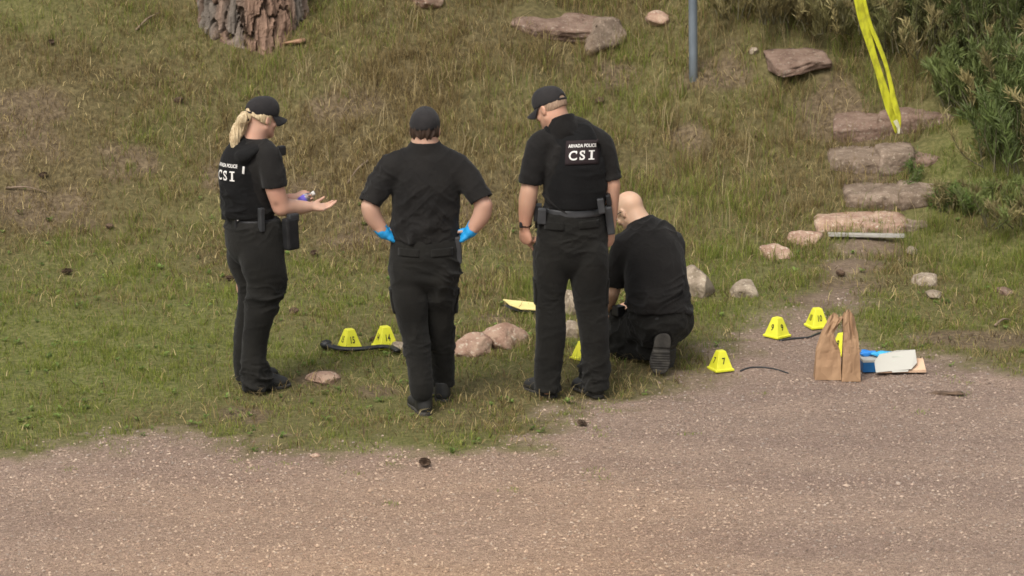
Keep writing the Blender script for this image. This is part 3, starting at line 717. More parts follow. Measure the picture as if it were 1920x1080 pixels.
# ---- anatomy
def head(F, c, fwd, up, neck_base, s=1.0, nr=.056, ears=True):
    fwd = nrm(fwd); up = nrm(np.asarray(up, float) - (np.asarray(up, float) @ fwd) * fwd); rt = np.cross(fwd, up); A_ = [rt, fwd, up]
    W = lambda x_, y_, z_: np.asarray(c) + s * (x_ * rt + y_ * fwd + z_ * up)
    F.ell(W(0, -.014, .030), np.array([.076, .097, .086]) * s, A_)
    F.ell(W(0, .030, -.030), np.array([.060, .062, .082]) * s, A_, k=.03)
    F.cone(W(.052, .0, -.052), W(.012, .070, -.095), .020 * s, .017 * s, k=.022); F.cone(W(-.052, .0, -.052), W(-.012, .070, -.095), .020 * s, .017 * s, k=.022)
    F.ell(W(0, .074, -.095), np.array([.020, .017, .017]) * s, A_, k=.018)
    F.cone(W(.034, .080, .018), W(-.034, .080, .018), .010 * s, .010 * s, k=.015)
    for sg in (1, -1):
        F.ell(W(.031 * sg, .098, -.001), np.array([.016, .012, .010]) * s, A_, k=.012, mode='sub')
        F.ell(W(.047 * sg, .062, -.028), np.array([.018, .018, .016]) * s, A_, k=.018)
    F.cone(W(0, .088, .006), W(0, .110, -.030), .0065 * s, .0105 * s, k=.010)
    for sg in (1, -1): F.ell(W(.010 * sg, .101, -.033), np.array([.008, .009, .007]) * s, A_, k=.006)
    F.cone(W(.020, .085, -.058), W(0, .095, -.056), .0045 * s, .0065 * s, k=.006); F.cone(W(-.020, .085, -.058), W(0, .095, -.056), .0045 * s, .0065 * s, k=.006)
    F.cone(W(.016, .086, -.068), W(-.016, .086, -.068), .006 * s, .006 * s, k=.006)
    F.loft([W(0, -.022, -.035), np.asarray(neck_base, float) * .5 + W(0, -.02, -.06) * .5, neck_base], [nr, nr * .95, nr * 1.1], k=.03)
    if ears:
        for sg in (1, -1):
            F.ell(W(.079 * sg, -.008, -.004), np.array([.0085, .020, .031]) * s, [nrm(rt + .25 * sg * fwd), nrm(fwd - .25 * sg * rt), up], k=.006)
            F.ell(W(.089 * sg, -.002, .002), np.array([.007, .010, .018]) * s, [nrm(rt + .25 * sg * fwd), nrm(fwd - .25 * sg * rt), up], k=.004, mode='sub')
    return W, A_
def hand(F, w_, d, pn, thumb_side, curl=(.5, .5, .5, .5), s=1.0, rr=1.0, thumb=None, palm=.088, k=.008):
    """w_ wrist, d direction of the fingers, pn direction the palm faces; thumb_side +1 puts the thumb at d x pn"""
    d = nrm(d); pn = nrm(np.asarray(pn, float) - (np.asarray(pn, float) @ d) * d); sd = np.cross(d, pn) * thumb_side
    w_ = np.asarray(w_, float)
    F.cone(w_ - d * .02, w_ + d * .03, .024 * rr, .026 * rr, k=.02, asp=(1.15, .8), side=sd)
    F.loft([w_ + d * .02, w_ + d * .05, w_ + d * palm], [.026 * rr, .037 * rr, .038 * rr], [.017 * rr, .0155 * rr, .012 * rr], side=sd, n=2, k=.015)
    F.ell(w_ + d * .035 + sd * .018 + pn * .008, np.array([.016, .026, .013]) * rr, [sd, d, pn], k=.012)
    L_ = [(.042, .026, .020), (.046, .030, .021), (.042, .027, .020), (.033, .020, .018)]
    for i in range(4):
        off = (.0275 - .0183 * i) * rr; base = w_ + d * (palm - .006 - .003 * abs(i - 1.2)) + sd * off
        ang = 0.0; p = base - d * .012; fan = sd * (.09 - .06 * i); dd = nrm(d + fan)
        r0 = (.0088 - .0006 * (i == 3) - .0002 * i) * rr
        cu = curl[i]; segs = L_[i]
        for j, l_ in enumerate(segs):
            ang += cu * (.75, 1.0, .7)[j]
            q = p + (dd * math.cos(ang) + pn * math.sin(ang)) * (l_ * s + (.012 if j == 0 else 0))
            F.cone(p, q, r0 * (1, .94, .88)[j], r0 * (.94, .88, .78)[j], k=.002 if j else .007)
            p = q
    td = thumb if thumb is not None else nrm(sd * .75 + d * .65 + pn * .25)
    b0 = w_ + d * .022 + sd * .020 * rr; b1 = b0 + nrm(np.asarray(td)) * .042; t2 = nrm(np.asarray(td) * .75 + d * .5 + pn * .1); b2 = b1 + t2 * .032; b3 = b2 + nrm(t2 + pn * .35 + d * .2) * .024
    F.cone(b0, b1, .014 * rr, .0115 * rr, k=.012); F.cone(b1, b2, .0108 * rr, .0098 * rr, k=.003); F.cone(b2, b3, .0098 * rr, .0078 * rr, k=.002)
CALM = []
def finish(F, name, mat, par, col=None, smooth_it=1, fold=None, post=None):
    v, q = F.mesh(); v = relax(v, q, smooth_it)
    if fold:
        for fd in (fold if isinstance(fold, list) else [fold]):
            fd = dict(fd); mk = fd.pop('maskf', None)
            mv = mk(v) if mk else np.ones(len(v))
            for cp_, cr_ in CALM: mv = mv * sstep(cr_ * .6, cr_, np.linalg.norm(v - cp_, axis=1))
            v = folds(v, q, mask=mv, **fd)
    if post: v = post(v, q)
    o = mesh_obj(name, v, q, mat, par, cols=col(v) if col else None)
    print(name, len(q)); return o
_shoe = None
def shoe_mesh():
    """boot in its own frame: x to the toe, z up, heel at the origin, 0.29 long"""
    F = Field((-.08, -.08, -.03), (.32, .08, .24), .006)
    F.loft([(0, 0, .035), (.06, 0, .04), (.14, .004, .04), (.20, .006, .036), (.245, .004, .03)], [.036, .036, .043, .047, .036], [.036, .04, .038, .033, .028], side=(0, 1, 0), n=3, k=.02)
    F.loft([(.016, 0, .05), (.024, 0, .12), (.03, 0, .18)], [.036, .036, .040], [.042, .042, .046], side=(0, 1, 0), n=3, k=.03)
    F.cone((.07, 0, .085), (.17, 0, .058), .030, .026, k=.03)
    F.plane((0, 0, .012), (0, 0, -1)); F.plane((0, 0, .125), (0, 0, 1))
    v, q = F.mesh(); v = relax(v, q, 1)
    for t in range(5):       # lace ridges
        xx = .075 + .022 * t; v[:, 2] += np.where((np.abs(v[:, 0] - xx) < .006) & (np.abs(v[:, 1]) < .022) & (v[:, 2] > .06), .004, 0)
    G_ = Field((-.08, -.08, -.03), (.32, .08, .06), .006)
    G_.loft([(0, 0, .01), (.06, 0, .01), (.14, .004, .01), (.20, .006, .01), (.25, .004, .012)], [.040, .039, .045, .050, .039], [.06] * 5, side=(0, 1, 0), n=3, k=.02)
    G_.plane((0, 0, .022), (0, 0, 1)); G_.plane((0, 0, -.004), (0, 0, -1))
    G_.put((.075, -.1, -.05), (.105, .1, .004), lambda X_, Y_, Z_: np.maximum(np.abs(X_ - .09) - .012, Z_ - .006) + 0 * Y_, 0, 'sub')
    for t in range(7):
        xx = .13 + .020 * t; G_.put((xx - .01, -.1, -.05), (xx + .01, .1, .003), lambda X_, Y_, Z_, xx=xx: np.maximum(np.abs(X_ - xx) - .004, Z_ - .001) + 0 * Y_, 0, 'sub')
    vs, qs = G_.mesh()
    return (v, q), (vs, qs)
def boot(par, heel, toe_dir, up, s=1.0, ws=1.0):
    global _shoe
    if _shoe is None: _shoe = shoe_mesh()
    toe_dir = nrm(toe_dir); up = nrm(np.asarray(up, float) - (np.asarray(up, float) @ toe_dir) * toe_dir); y_ = np.cross(up, toe_dir); A_ = np.stack([toe_dir, y_ * ws, up]) * s
    o = mesh_obj('boot', _shoe[0][0] @ A_ + heel, _shoe[0][1], M_boot, par)
    so_ = mesh_obj('sole', _shoe[1][0] @ A_ + heel, _shoe[1][1], M_sole, o); return o
def gear(par, name, c, sz, mat, ax_x=(1, 0, 0), ax_z=(0, 0, 1), bev=.006):
    v, f = box_v(*sz, bev); z_ = nrm(ax_z); x_ = nrm(np.asarray(ax_x, float) - (np.asarray(ax_x, float) @ z_) * z_); y_ = np.cross(z_, x_)
    return mesh_obj(name, v @ np.stack([x_, y_, z_]) + np.asarray(c), f, mat, par, smooth=False)
def cap(par, W, A_, col, s=1.0, rot=0.0, back_open=True, mat=None):
    """baseball cap on a head frame"""
    rt, fwd, up = A_; c = W(0, 0, 0)
    lo = c - .25; hi = c + .25; F = Field(lo, hi, .005)
    u2 = nrm(up + fwd * rot); f2 = np.cross(u2, rt); AA = [rt, f2, u2]
    WW = lambda x_, y_, z_: W(0, 0, 0) + (x_ * rt + y_ * f2 + z_ * u2) * s
    F.ell(WW(0, -.012, .040), np.array([.085, .106, .090]) * s, AA); F.ell(WW(0, .03, .062), np.array([.062, .062, .066]) * s, AA, k=.03)
    F.plane(WW(0, 0, .020), -u2)
    F.ell(WW(0, -.012, .022), np.array([.079, .100, .060]) * s, AA, mode='sub')
    if back_open: F.ell(WW(0, -.115, .026), np.array([.026, .03, .024]) * s, AA, mode='sub')
    cp = finish(F, 'cap', mat or M_cap, par, smooth_it=1)
    # brim: curved plate
    V, Fc = [], []; n_ = 17; m__ = 9
    for i in range(n_):
        a = -1.25 + 2.5 * i / (n_ - 1)
        for j in range(m__):
            t = j / (m__ - 1); x_ = math.sin(a) * (.082 + .004 * t) ; y0 = math.cos(a) * .100 - .010; ext = .075 * math.cos(a * .95) ** .6 if abs(a) < 1.5 else 0
            y_ = y0 + ext * t; z_ = .021 - .45 * x_ * x_ / .08 * t * .6 - .012 * t * t - .020 * t * (x_ / .08) ** 2
            V.append(WW(x_, y_, z_))
    for i in range(n_ - 1):
        for j in range(m__ - 1): Fc.append([i * m__ + j, i * m__ + j + 1, (i + 1) * m__ + j + 1, (i + 1) * m__ + j])
    V, Fc = solid(np.array(V), Fc, .005); mesh_obj('brim', V, Fc, mat or M_cap, cp)
    v, f = rock_shape(3, (.007, .007, .004), ICO1, 0); mesh_obj('button', v @ np.stack(AA) + WW(0, -.012, .131), f, mat or M_cap, cp)
    if back_open:
        pts = [WW(math.sin(a) * .083, -.012 - math.cos(a) * .104, .026) for a in np.linspace(-.5, .5, 7)]
        v, f = tube_v(pts, .006, 8); mesh_obj('strap', v, f, mat or M_cap, cp)
    return cp
def lettering(par, target, lines, centre, right, up, view):
    """flat print laid onto the garment behind it"""
    me = target.data; mw = pmat(target); vv = [mw @ q.co for q in me.vertices]; tree = BVHTree.FromPolygons(vv, [tuple(q.vertices) for q in me.polygons])
    view = Vector(view).normalized()
    def drop(p, off):
        hit = tree.ray_cast(Vector(p) - view * .3, view, .8); return (np.array(hit[0]) if hit[0] is not None else np.asarray(p)) - np.array(view) * off
    return drop
def glyph_mesh(txt, size, bold=.0, space=1.0):
    cu = bpy.data.curves.new('t', 'FONT'); cu.body = txt; cu.size = size; cu.align_x = 'CENTER'; cu.align_y = 'CENTER'; cu.offset = bold; cu.space_character = space; cu.resolution_u = 4
    o = bpy.data.objects.new('t', cu); C.objects.link(o); dg = bpy.context.evaluated_depsgraph_get(); me = bpy.data.meshes.new_from_object(o.evaluated_get(dg))
    v = np.array([q.co[:] for q in me.vertices]); f = [list(q.vertices) for q in me.polygons]; bpy.data.objects.remove(o); bpy.data.curves.remove(cu); bpy.data.meshes.remove(me)
    return v, f
def rect(x0, y0, x1, y1): return np.array([[x0, y0, 0], [x1, y0, 0], [x1, y1, 0], [x0, y1, 0]], float), [[0, 1, 2, 3]]
def subdiv_rect(x0, y0, x1, y1, n=8):
    V = [[x0 + (x1 - x0) * i / n, y0 + (y1 - y0) * j / n, 0] for i in range(n + 1) for j in range(n + 1)]
    F = [[i * (n + 1) + j, (i + 1) * (n + 1) + j, (i + 1) * (n + 1) + j + 1, i * (n + 1) + j + 1] for i in range(n) for j in range(n)]
    return np.array(V), F
def serif_I(h, w_, t, cx=0, cy=0):
    return join([rect(cx - t / 2, cy - h / 2, cx + t / 2, cy + h / 2), rect(cx - w_ / 2, cy + h / 2 - h * .13, cx - t / 2, cy + h / 2), rect(cx + t / 2, cy + h / 2 - h * .13, cx + w_ / 2, cy + h / 2),
                 rect(cx - w_ / 2, cy - h / 2, cx - t / 2, cy - h / 2 + h * .13), rect(cx + t / 2, cy - h / 2, cx + w_ / 2, cy - h / 2 + h * .13)])
def patch_on(par, target, centre, right, up, view, w_, h_, name, mat, t=.006, off=.002, round_=0):
    drop = lettering(par, target, None, centre, right, up, view); right = nrm(right); up = nrm(up)
    v, f = subdiv_rect(-w_ / 2, -h_ / 2, w_ / 2, h_ / 2, 6); f = [q[::-1] for q in f]
    pv = np.array([drop(np.asarray(centre) + right * p[0] + up * p[1], off) for p in v]); vv, ff = solid(pv, f, t); return mesh_obj(name, vv, ff, mat, par)
def back_print(par, target, centre, right, up, view, patch=True, sx=1.0):
    drop = lettering(par, target, None, centre, right, up, view); centre = np.asarray(centre); right = nrm(right); up = nrm(up)
    def lay(v, off): return np.array([drop(centre + right * p[0] * sx + up * p[1], off) for p in v])
    if patch:
        v, f = subdiv_rect(-.100, -.074, .100, .074, 10); f = [q[::-1] for q in f]; pv = lay(v, .003); vv, ff = solid(pv, f, .004); pt = mesh_obj('patch', vv, ff, M_vpatch, par)
    off = .009 if patch else .005
    holder = pt if patch else target
    v, f = glyph_mesh('ARVADA POLICE', .0270, .0007, 1.02); v = v * np.array([.80, 1.05, 1]); v[:, 1] += .040
    mesh_obj('lettering', lay(v, off), f, M_letter, holder, smooth=False)
    for ch, cx in (('C', -.052), ('S', .004), ('I', .058)):
        if ch == 'I': v, f = serif_I(.058, .034, .0125, cx, -.018)
        else:
            v, f = glyph_mesh(ch, .080, .0012); v = v - (v.max(0) + v.min(0)) / 2; v = v * (.058 / (v[:, 1].max() - v[:, 1].min())) * np.array([.98, 1, 1]); 
            tk = rect(v[:, 0].max() - .0075, .009, v[:, 0].max() - .002, .028); tk2 = rect(v[:, 0].min() + .001, -.028, v[:, 0].min() + .0065, -.010)
            v, f = join([(v, f), tk] + ([tk2] if ch == 'S' else [])); v[:, 0] += cx; v[:, 1] -= .018
        mesh_obj('lettering', lay(v, off + .0006), f, M_letter, holder, smooth=False)
M_vpatch = newmat('patch_cloth', (.018, .011, .012), .85)[0]
Zc = np.array([0, 0, 1.0])
SK = (.45, .255, .175)
# ================================================================== officer in the lettered vest (third from the left)
g3 = G(1070, 747); Y3 = g3[1]
J3 = lambda px, py, dy=0.0: P(px, py, Y3 + dy)
p3 = thing('person', 'standing officer seen from behind in a patch lettered black vest, looking down to the left', 'person', g3, 'officers at the evidence scene')
lo3 = g3 + [-.42, -.45, -.05]; hi3 = g3 + [.42, .45, 2.0]
F = Field(lo3, hi3, .0055)
hc3 = J3(1032, 204, .02); W3, A3 = head(F, hc3, (-.72, .55, -.42), (-.28, .25, .93), J3(1052, 240, .02), nr=.060)
U3 = nrm((.97, .22, 0))
F.loft([J3(1072, 262, .02), J3(1078, 320), J3(1076, 390), J3(1072, 455)], [.13, .14, .13, .15], [.07, .08, .08, .09], side=U3, k=.02)
F.loft([J3(1052, 240, .02), J3(1062, 268, .02)], [.062, .10], [.062, .06], side=U3, k=.03)
F.loft([J3(1018, 274, -.02), J3(999, 318, -.05), J3(992, 357, -.06)], [.042, .044, .044], k=.015)
F.loft([J3(992, 357, -.06), J3(988, 385, -.05), J3(984, 424, -.03)], [.045, .043, .029], k=.02)
hand(F, J3(984, 428, -.03), (.08, .1, -1), (.65, .7, .1), -1, (1.35, 1.1, 1.15, 1.2), thumb=nrm((.45, -.2, -.9)))
F.cone(J3(990, 450, 0.0), J3(1003, 474, .0), .0085, .007)
F.loft([J3(1122, 270, .03), J3(1139, 312, .02), J3(1149, 347, .02)], [.042, .041, .041], k=.015)
F.loft([J3(1148, 347, .02), J3(1146, 388, .04), J3(1144, 430, .06)], [.041, .036, .026], k=.02)
hand(F, J3(1144, 432, .06), (-.05, .1, -1), (-.75, .5, 0), -1, (.7, .75, .8, .8), thumb=nrm((-.5, -.35, -.8)))
for hx, kx, fx_, dk_, df in ((1040, 1032, 1026, 0, 0), (1100, 1112, 1118, .05, .05)):
    F.loft([J3(hx, 440), J3(kx, 590, dk_), J3(fx_, 690, df), J3(fx_, 732, df)], [.085, .06, .036, .027], k=.02)
finish(F, 'body', M_skin, p3, lambda v: colour_skin(v, SK))
# trousers
F = Field(lo3, hi3 - [0, 0, .7], .0065)
F.loft([J3(1076, 395), J3(1073, 430), J3(1072, 475)], [.165, .195, .205], [.12, .14, .135], side=U3, k=.02)
F.loft([J3(1035, 470), J3(1034, 505, -.01), J3(1031, 560, -.01), J3(1033, 622, -.02), J3(1028, 680), J3(1027, 722), J3(1027, 741)], [.098, .099, .080, .082, .074, .069, .070], [.13, .11, .09, .082, .078, .075, .078], side=U3, n=5, k=.02)
F.loft([J3(1103, 470), J3(1104, 505), J3(1107, 560, .02), J3(1114, 622, .03), J3(1116, 680, .05), J3(1117, 716, .05), J3(1117, 736, .05)], [.105, .108, .093, .082, .073, .068, .070], [.13, .115, .095, .085, .078, .075, .078], side=U3, n=5, k=.02)
F.plane(J3(1076, 390), (0, 0, 1), k=.01); F.plane(g3 + [0, 0, .052], (0, 0, -1))
tr3 = finish(F, 'trousers', M_pant, p3, fold=[dict(amp=.012, sc=(6, 6, 15), o=1, R=rotm((0, 1, 0), .4)), dict(amp=.010, sc=(12, 12, 24), o=3, maskf=lambda v: sstep(.5, .1, v[:, 2] - g3[2]) + .5 * sstep(.25, 0, np.abs(v[:, 2] - g3[2] - .95)))])
for x0, y0 in ((1040, 432), (1105, 430)): patch_on(p3, tr3, J3(x0, y0, -.25), U3, Zc, (0, 1, 0), .115, .045, 'pocket_flap', M_pant, .007)
patch_on(p3, tr3, J3(1006, 545, -.01), (0, 1, 0), Zc, (1, 0, 0), .10, .15, 'cargo_pocket', M_pant, .012); patch_on(p3, tr3, J3(1141, 545, .02), (0, -1, 0), Zc, (-1, 0, 0), .10, .15, 'cargo_pocket', M_pant, .012)
# shirt
F = Field(lo3 + [0, 0, .9], hi3, .006)
F.loft([J3(1076, 402), J3(1077, 345), J3(1076, 300), J3(1072, 265, .02), J3(1060, 243, .02)], [.165, .172, .178, .160, .085], [.118, .12, .12, .09, .075], side=U3, n=5, k=.02)
F.plane(J3(1076, 400), (0, 0, -1))
F.tube_part([J3(1040, 262, 0), J3(1014, 270, -.02), J3(1001, 305, -.05), J3(994, 335, -.06), J3(992, 365, -.06)], [.055, .068, .060, .056, .058], None, J3(994, 345, -.06), (-.15, -.1, -1), (J3(994, 339, -.06), J3(992, 375, -.06), .050, .054), k=.03)
F.tube_part([J3(1100, 260, .03), J3(1124, 267, .03), J3(1139, 300, .02), J3(1146, 332, .02), J3(1149, 360, .02)], [.055, .066, .056, .050, .052], None, J3(1147, 335, .02), (.12, 0, -1), (J3(1147, 329, .02), J3(1150, 365, .03), .044, .048), k=.03)
F.tube_part([J3(1060, 250, .0), J3(1054, 236, .0), J3(1045, 205, .01)], [.084, .079, .076], None, J3(1047, 224, .02), nrm((-.35, .4, 1)), (J3(1049, 228, .01), J3(1044, 200, .01), .066, .070), k=.008)
CALM[:] = [(J3(1050, 230), .13), (J3(994, 345, -.06), .075), (J3(1147, 335, .02), .07)]
sh3 = finish(F, 'shirt', M_shirt, p3, fold=dict(amp=.011, sc=(7, 7, 14), o=5, R=rotm((0, 1, 0), -.7)))
CALM[:] = []
# vest
F = Field(lo3 + [0, 0, .9], hi3, .006)
F.loft([J3(1078, 392), J3(1079, 345), J3(1079, 300), J3(1077, 268, .02)], [.166, .172, .160, .128], [.14, .148, .145, .118], side=U3, n=5, k=.02)
for a_, b_ in (((1047, 275), (1036, 238)), ((1106, 272), (1092, 240))):
    F.loft([J3(*a_, -.05), J3(*b_, .0), J3(b_[0], b_[1] + 18, .10)], [.05, .042, .05], [.045, .028, .04], side=U3, k=.02)
F.plane(J3(1078, 386), (0, 0, -1), k=.01)
F.loft([J3(1052, 244, .02), J3(1044, 200, .02)], [.076, .085], k=.01, mode='sub')
ve3 = finish(F, 'vest', M_vest, p3, fold=dict(amp=.005, sc=(7, 7, 16), o=9))
back_print(p3, ve3, J3(1089, 285, -.2), U3 * .999 + np.array([0, 0, .0]), (0, -.12, 1), (.12, 1, -.22))
# belt and gear
F = Field(lo3 + [0, 0, .9], hi3 - [0, 0, .6], .006)
F.loft([J3(1077, 399), J3(1076, 390)], [.180, .178], [.139, .137], side=U3, n=1); F.plane(J3(1077, 401), (0, 0, -1)); F.plane(J3(1076, 386), (0, 0, 1))
belt3 = finish(F, 'belt', M_gear2, p3)
for k, (px, py, w_, h_, t_, dy_, mt) in enumerate([(1008, 398, .045, .10, .06, -.02, M_gear), (1016, 405, .05, .09, .05, -.09, M_gear2), (1010, 415, .04, .075, .07, .05, M_gear), (1003, 385, .03, .07, .04, .03, M_gear)]):
    gear(p3, 'pouch', J3(px, py, dy_), (w_, t_, h_), mt, ax_z=(.05, 0, 1))
ho = gear(p3, 'holster', J3(1143, 412, -.02), (.045, .07, .17), M_gear2, ax_z=(-.14, 0, 1), bev=.012); gear(ho, 'pistol_grip', J3(1141, 374, -.03), (.03, .05, .07), M_gear, ax_z=(-.2, -.1, 1), bev=.01)
gear(p3, 'pouch', J3(1127, 386, -.12), (.04, .03, .09), M_gear2, ax_z=(-.15, 0, 1), bev=.008)
boot(p3, J3(1033, 738, .015) * [1, 1, 0] + [0, 0, g3[2] + .002], (-.45, .8, 0), Zc, .98); boot(p3, J3(1121, 736, .03) * [1, 1, 0] + [0, 0, g3[2] + .002], (-.42, .85, 0), Zc, .98)
# watch
wr = J3(985, 420, -.03); v, f = tube_v([wr + [0, 0, .014], wr - [0, 0, .014]], .037, 16); wt = mesh_obj('watch', v, f, M_gear, p3)
gear(wt, 'watch_case', J3(977, 421, -.05), (.02, .035, .035), M_gear, bev=.006)
# short hair and cap
F = Field(hc3 - .16, hc3 + .16, .005); F.ell(W3(0, -.020, .018), (.0785, .096, .078), A3); F.plane(W3(0, .035, 0), A3[1]); F.plane(W3(0, 0, -.040), -nrm(A3[2] + .25 * A3[1]))
F.ell(W3(.08, .012, -.02), (.02, .03, .035), A3, mode='sub'); F.ell(W3(-.08, .012, -.02), (.02, .03, .035), A3, mode='sub')
finish(F, 'hair', M_short, p3)
cap(p3, W3, A3, None)
for sg in (1, -1): v, f = rock_shape(3, (.0115,) * 3, ICO2, 0, rough=0); mesh_obj('eye', v + W3(.031 * sg, .080, 0), f, M_eye, p3)

# ================================================================== officer with blue gloves (second from the left)
g2 = G(800, 768); Y2 = g2[1]
J2 = lambda px, py, dy=0.0: P(px, py, Y2 + dy)
p2 = thing('person', 'officer seen from behind in plain black polo shirt with blue gloved hands on the hips', 'person', g2, 'officers at the evidence scene')
lo2 = g2 + [-.46, -.45, -.06]; hi2 = g2 + [.46, .45, 1.95]
U2 = nrm((1, .0, 0)); F = Field(lo2, hi2, .0055)
hc2 = J2(797, 245, .04); W2, A2 = head(F, hc2, (.03, .95, -.30), (0, .28, .95), J2(797, 275, .02), nr=.058)
F.loft([J2(797, 295, .02), J2(797, 350), J2(797, 420), J2(797, 480)], [.12, .14, .13, .14], [.065, .08, .08, .09], side=U2, k=.02)
F.loft([J2(797, 275, .02), J2(797, 297, .02)], [.06, .1], [.06, .06], side=U2, k=.03)
F.loft([J2(742, 315, .0), J2(716, 350, -.04), J2(693, 386, -.07)], [.042, .043, .042], k=.015); F.loft([J2(693, 386, -.07), J2(700, 408, -.06), J2(719, 434, -.05)], [.044, .042, .029], k=.02)
F.loft([J2(855, 315, .0), J2(882, 350, -.04), J2(906, 382, -.07)], [.042, .043, .042], k=.015); F.loft([J2(908, 384, -.07), J2(901, 408, -.06), J2(883, 432, -.05)], [.044, .042, .029], k=.02)
def hands2(F, rr, kk=.008):
    hand(F, J2(718, 434, -.05), (.72, .45, -.52), (.55, -.1, .6), -1, (.25, .3, .3, .35), rr=rr, thumb=nrm((.9, -.15, .25)))
    hand(F, J2(884, 432, -.05), (-.66, .45, -.60), (-.55, -.1, .6), 1, (.25, .3, .3, .35), rr=rr, thumb=nrm((-1, -.25, -.02)))
hands2(F, 1.0)
for hx, kx, fx_, d1, d2 in ((765, 776, 790, -.04, -.08), (825, 826, 830, .10, .25)):
    F.loft([J2(hx, 470), J2(kx, 600, d1), J2(fx_, 695, d2), J2(fx_, 735, d2)], [.08, .055, .034, .027], k=.02)
finish(F, 'body', M_skin, p2, lambda v: colour_skin(v, (.42, .25, .18)))
F = Field(lo2 + [0, 0, .9], hi2 - [0, 0, .6], .0045); hands2(F, 1.20)
for s0, s1 in ((J2(711, 424, -.05), J2(719, 436, -.05)), (J2(890, 422, -.05), J2(883, 433, -.05))): F.cone(s0, s1, .041, .037, k=.01)
gv, gq = F.mesh(); gv = relax(gv, gq, 1)
for nm_, msk in (('glove', gv[:, 0] < g2[0]), ('glove', gv[:, 0] >= g2[0])):
    ix = np.where(msk)[0]; mp_ = -np.ones(len(gv), int); mp_[ix] = np.arange(len(ix)); qq = mp_[gq]; qq = qq[(qq >= 0).all(1)]
    vv_ = folds(gv[ix], qq, .0015, (26, 26, 26), 3); mesh_obj(nm_, vv_, qq, M_glove, p2)
# trousers
F = Field(lo2, hi2 - [0, 0, .6], .0065)
F.loft([J2(797, 444), J2(797, 470), J2(796, 505, .0)], [.178, .188, .195], [.12, .145, .14], side=U2, k=.02)
F.loft([J2(764, 500), J2(767, 530, -.01), J2(768, 562, -.03), J2(774, 605, -.02), J2(783, 652, -.04), J2(788, 700, -.07), J2(791, 735, -.08)], [.097, .098, .091, .080, .068, .060, .062], [.13, .115, .10, .088, .08, .074, .076], side=U2, n=5, k=.02)
F.loft([J2(828, 500), J2(826, 530, .02), J2(825, 562, .06), J2(825, 605, .1), J2(829, 652, .16), J2(831, 700, .23), J2(831, 728, .25)], [.098, .095, .086, .073, .066, .060, .059], [.13, .115, .10, .088, .08, .075, .074], side=U2, n=5, k=.02)
F.cone(J2(741, 545, -.02), J2(745, 580, -.02), .032, .030, k=.01, asp=(.6, 1.6), side=U2); F.cone(J2(851, 545, .04), J2(848, 580, .07), .032, .030, k=.01, asp=(.6, 1.6), side=U2)
F.plane(J2(797, 441), (0, 0, 1), k=.01); F.plane(g2 + [0, 0, .085], (0, 0, -1))
tr2 = finish(F, 'trousers', M_pant, p2, fold=[dict(amp=.011, sc=(6, 6, 13), o=21, R=rotm((0, 1, 0), -.35), maskf=lambda v: sstep(1.0, .8, v[:, 2] - g2[2])), dict(amp=.012, sc=(12, 12, 22), o=23, maskf=lambda v: sstep(.62, .2, v[:, 2] - g2[2]))])
for x0 in (765, 828): patch_on(p2, tr2, J2(x0, 482, -.25), U2, Zc, (0, 1, 0), .12, .045, 'pocket_flap', M_pant, .007)
for x0, sg in ((738, 1), (853, -1)): patch_on(p2, tr2, J2(x0, 562, -.02 if sg > 0 else .06), (0, sg, 0), Zc, (sg, 0, 0), .10, .14, 'cargo_pocket', M_pant, .014)
# polo shirt
F = Field(lo2 + [0, 0, .85], hi2, .006)
F.loft([J2(795, 452), J2(796, 425), J2(799, 385), J2(799, 345), J2(799, 312, .01), J2(797, 290, .02), J2(797, 276, .02)], [.186, .180, .178, .185, .170, .108, .075], [.135, .125, .125, .125, .10, .085, .072], side=U2, n=5, k=.02)
F.plane(J2(797, 447), (0, 0, -1))
F.tube_part([J2(765, 300, .01), J2(740, 313, .0), J2(717, 343, -.03), J2(694, 378, -.07), J2(679, 402, -.09)], [.055, .067, .061, .058, .060], None, J2(692, 381, -.07), nrm((-.45, -.3, -1)), (J2(696, 374, -.07), J2(680, 402, -.09), .053, .056), k=.03)
F.tube_part([J2(830, 300, .01), J2(857, 313, .0), J2(881, 342, -.03), J2(903, 372, -.07), J2(919, 396, -.09)], [.055, .070, .065, .060, .060], None, J2(905, 374, -.07), nrm((.50, -.3, -1)), (J2(901, 368, -.07), J2(917, 396, -.09), .053, .056), k=.03)
F.tube_part([J2(797, 290, .01), J2(797, 275, .015), J2(797, 255, .02)], [.080, .073, .072], None, J2(797, 269, .02), nrm((0, .2, 1)), (J2(797, 273, .02), J2(797, 255, .02), .062, .064), k=.006)
CALM[:] = [(J2(797, 274), .12), (J2(692, 381, -.07), .075), (J2(905, 374, -.07), .075)]
pl2 = finish(F, 'shirt', M_shirt, p2, fold=[dict(amp=.013, sc=(5, 5, 12), o=25, R=rotm((0, 1, 0), .8)), dict(amp=.009, sc=(6, 6, 13), o=26, R=rotm((0, 1, 0), -.8)), dict(amp=.008, sc=(8, 8, 22), o=27, maskf=lambda v: sstep(.32, .1, v[:, 2] - g2[2] - .95))])
CALM[:] = []
F = Field(lo2 + [0, 0, .85], hi2 - [0, 0, .6], .006); F.loft([J2(797, 454), J2(797, 444)], [.182, .181], [.136, .134], side=U2, n=1); F.plane(J2(797, 455), (0, 0, -1)); F.plane(J2(797, 442), (0, 0, 1))
finish(F, 'belt', M_gear, p2)
gear(p2, 'belt_loop', J2(800, 449, -.137), (.018, .012, .05), M_pant, bev=.003)
gear(p2, 'holster', J2(859, 468, -.03), (.040, .06, .16), M_gear2, ax_z=(-.03, 0, 1), bev=.01); gear(p2, 'pouch', J2(738, 482, -.02), (.02, .05, .05), M_gear, bev=.006)
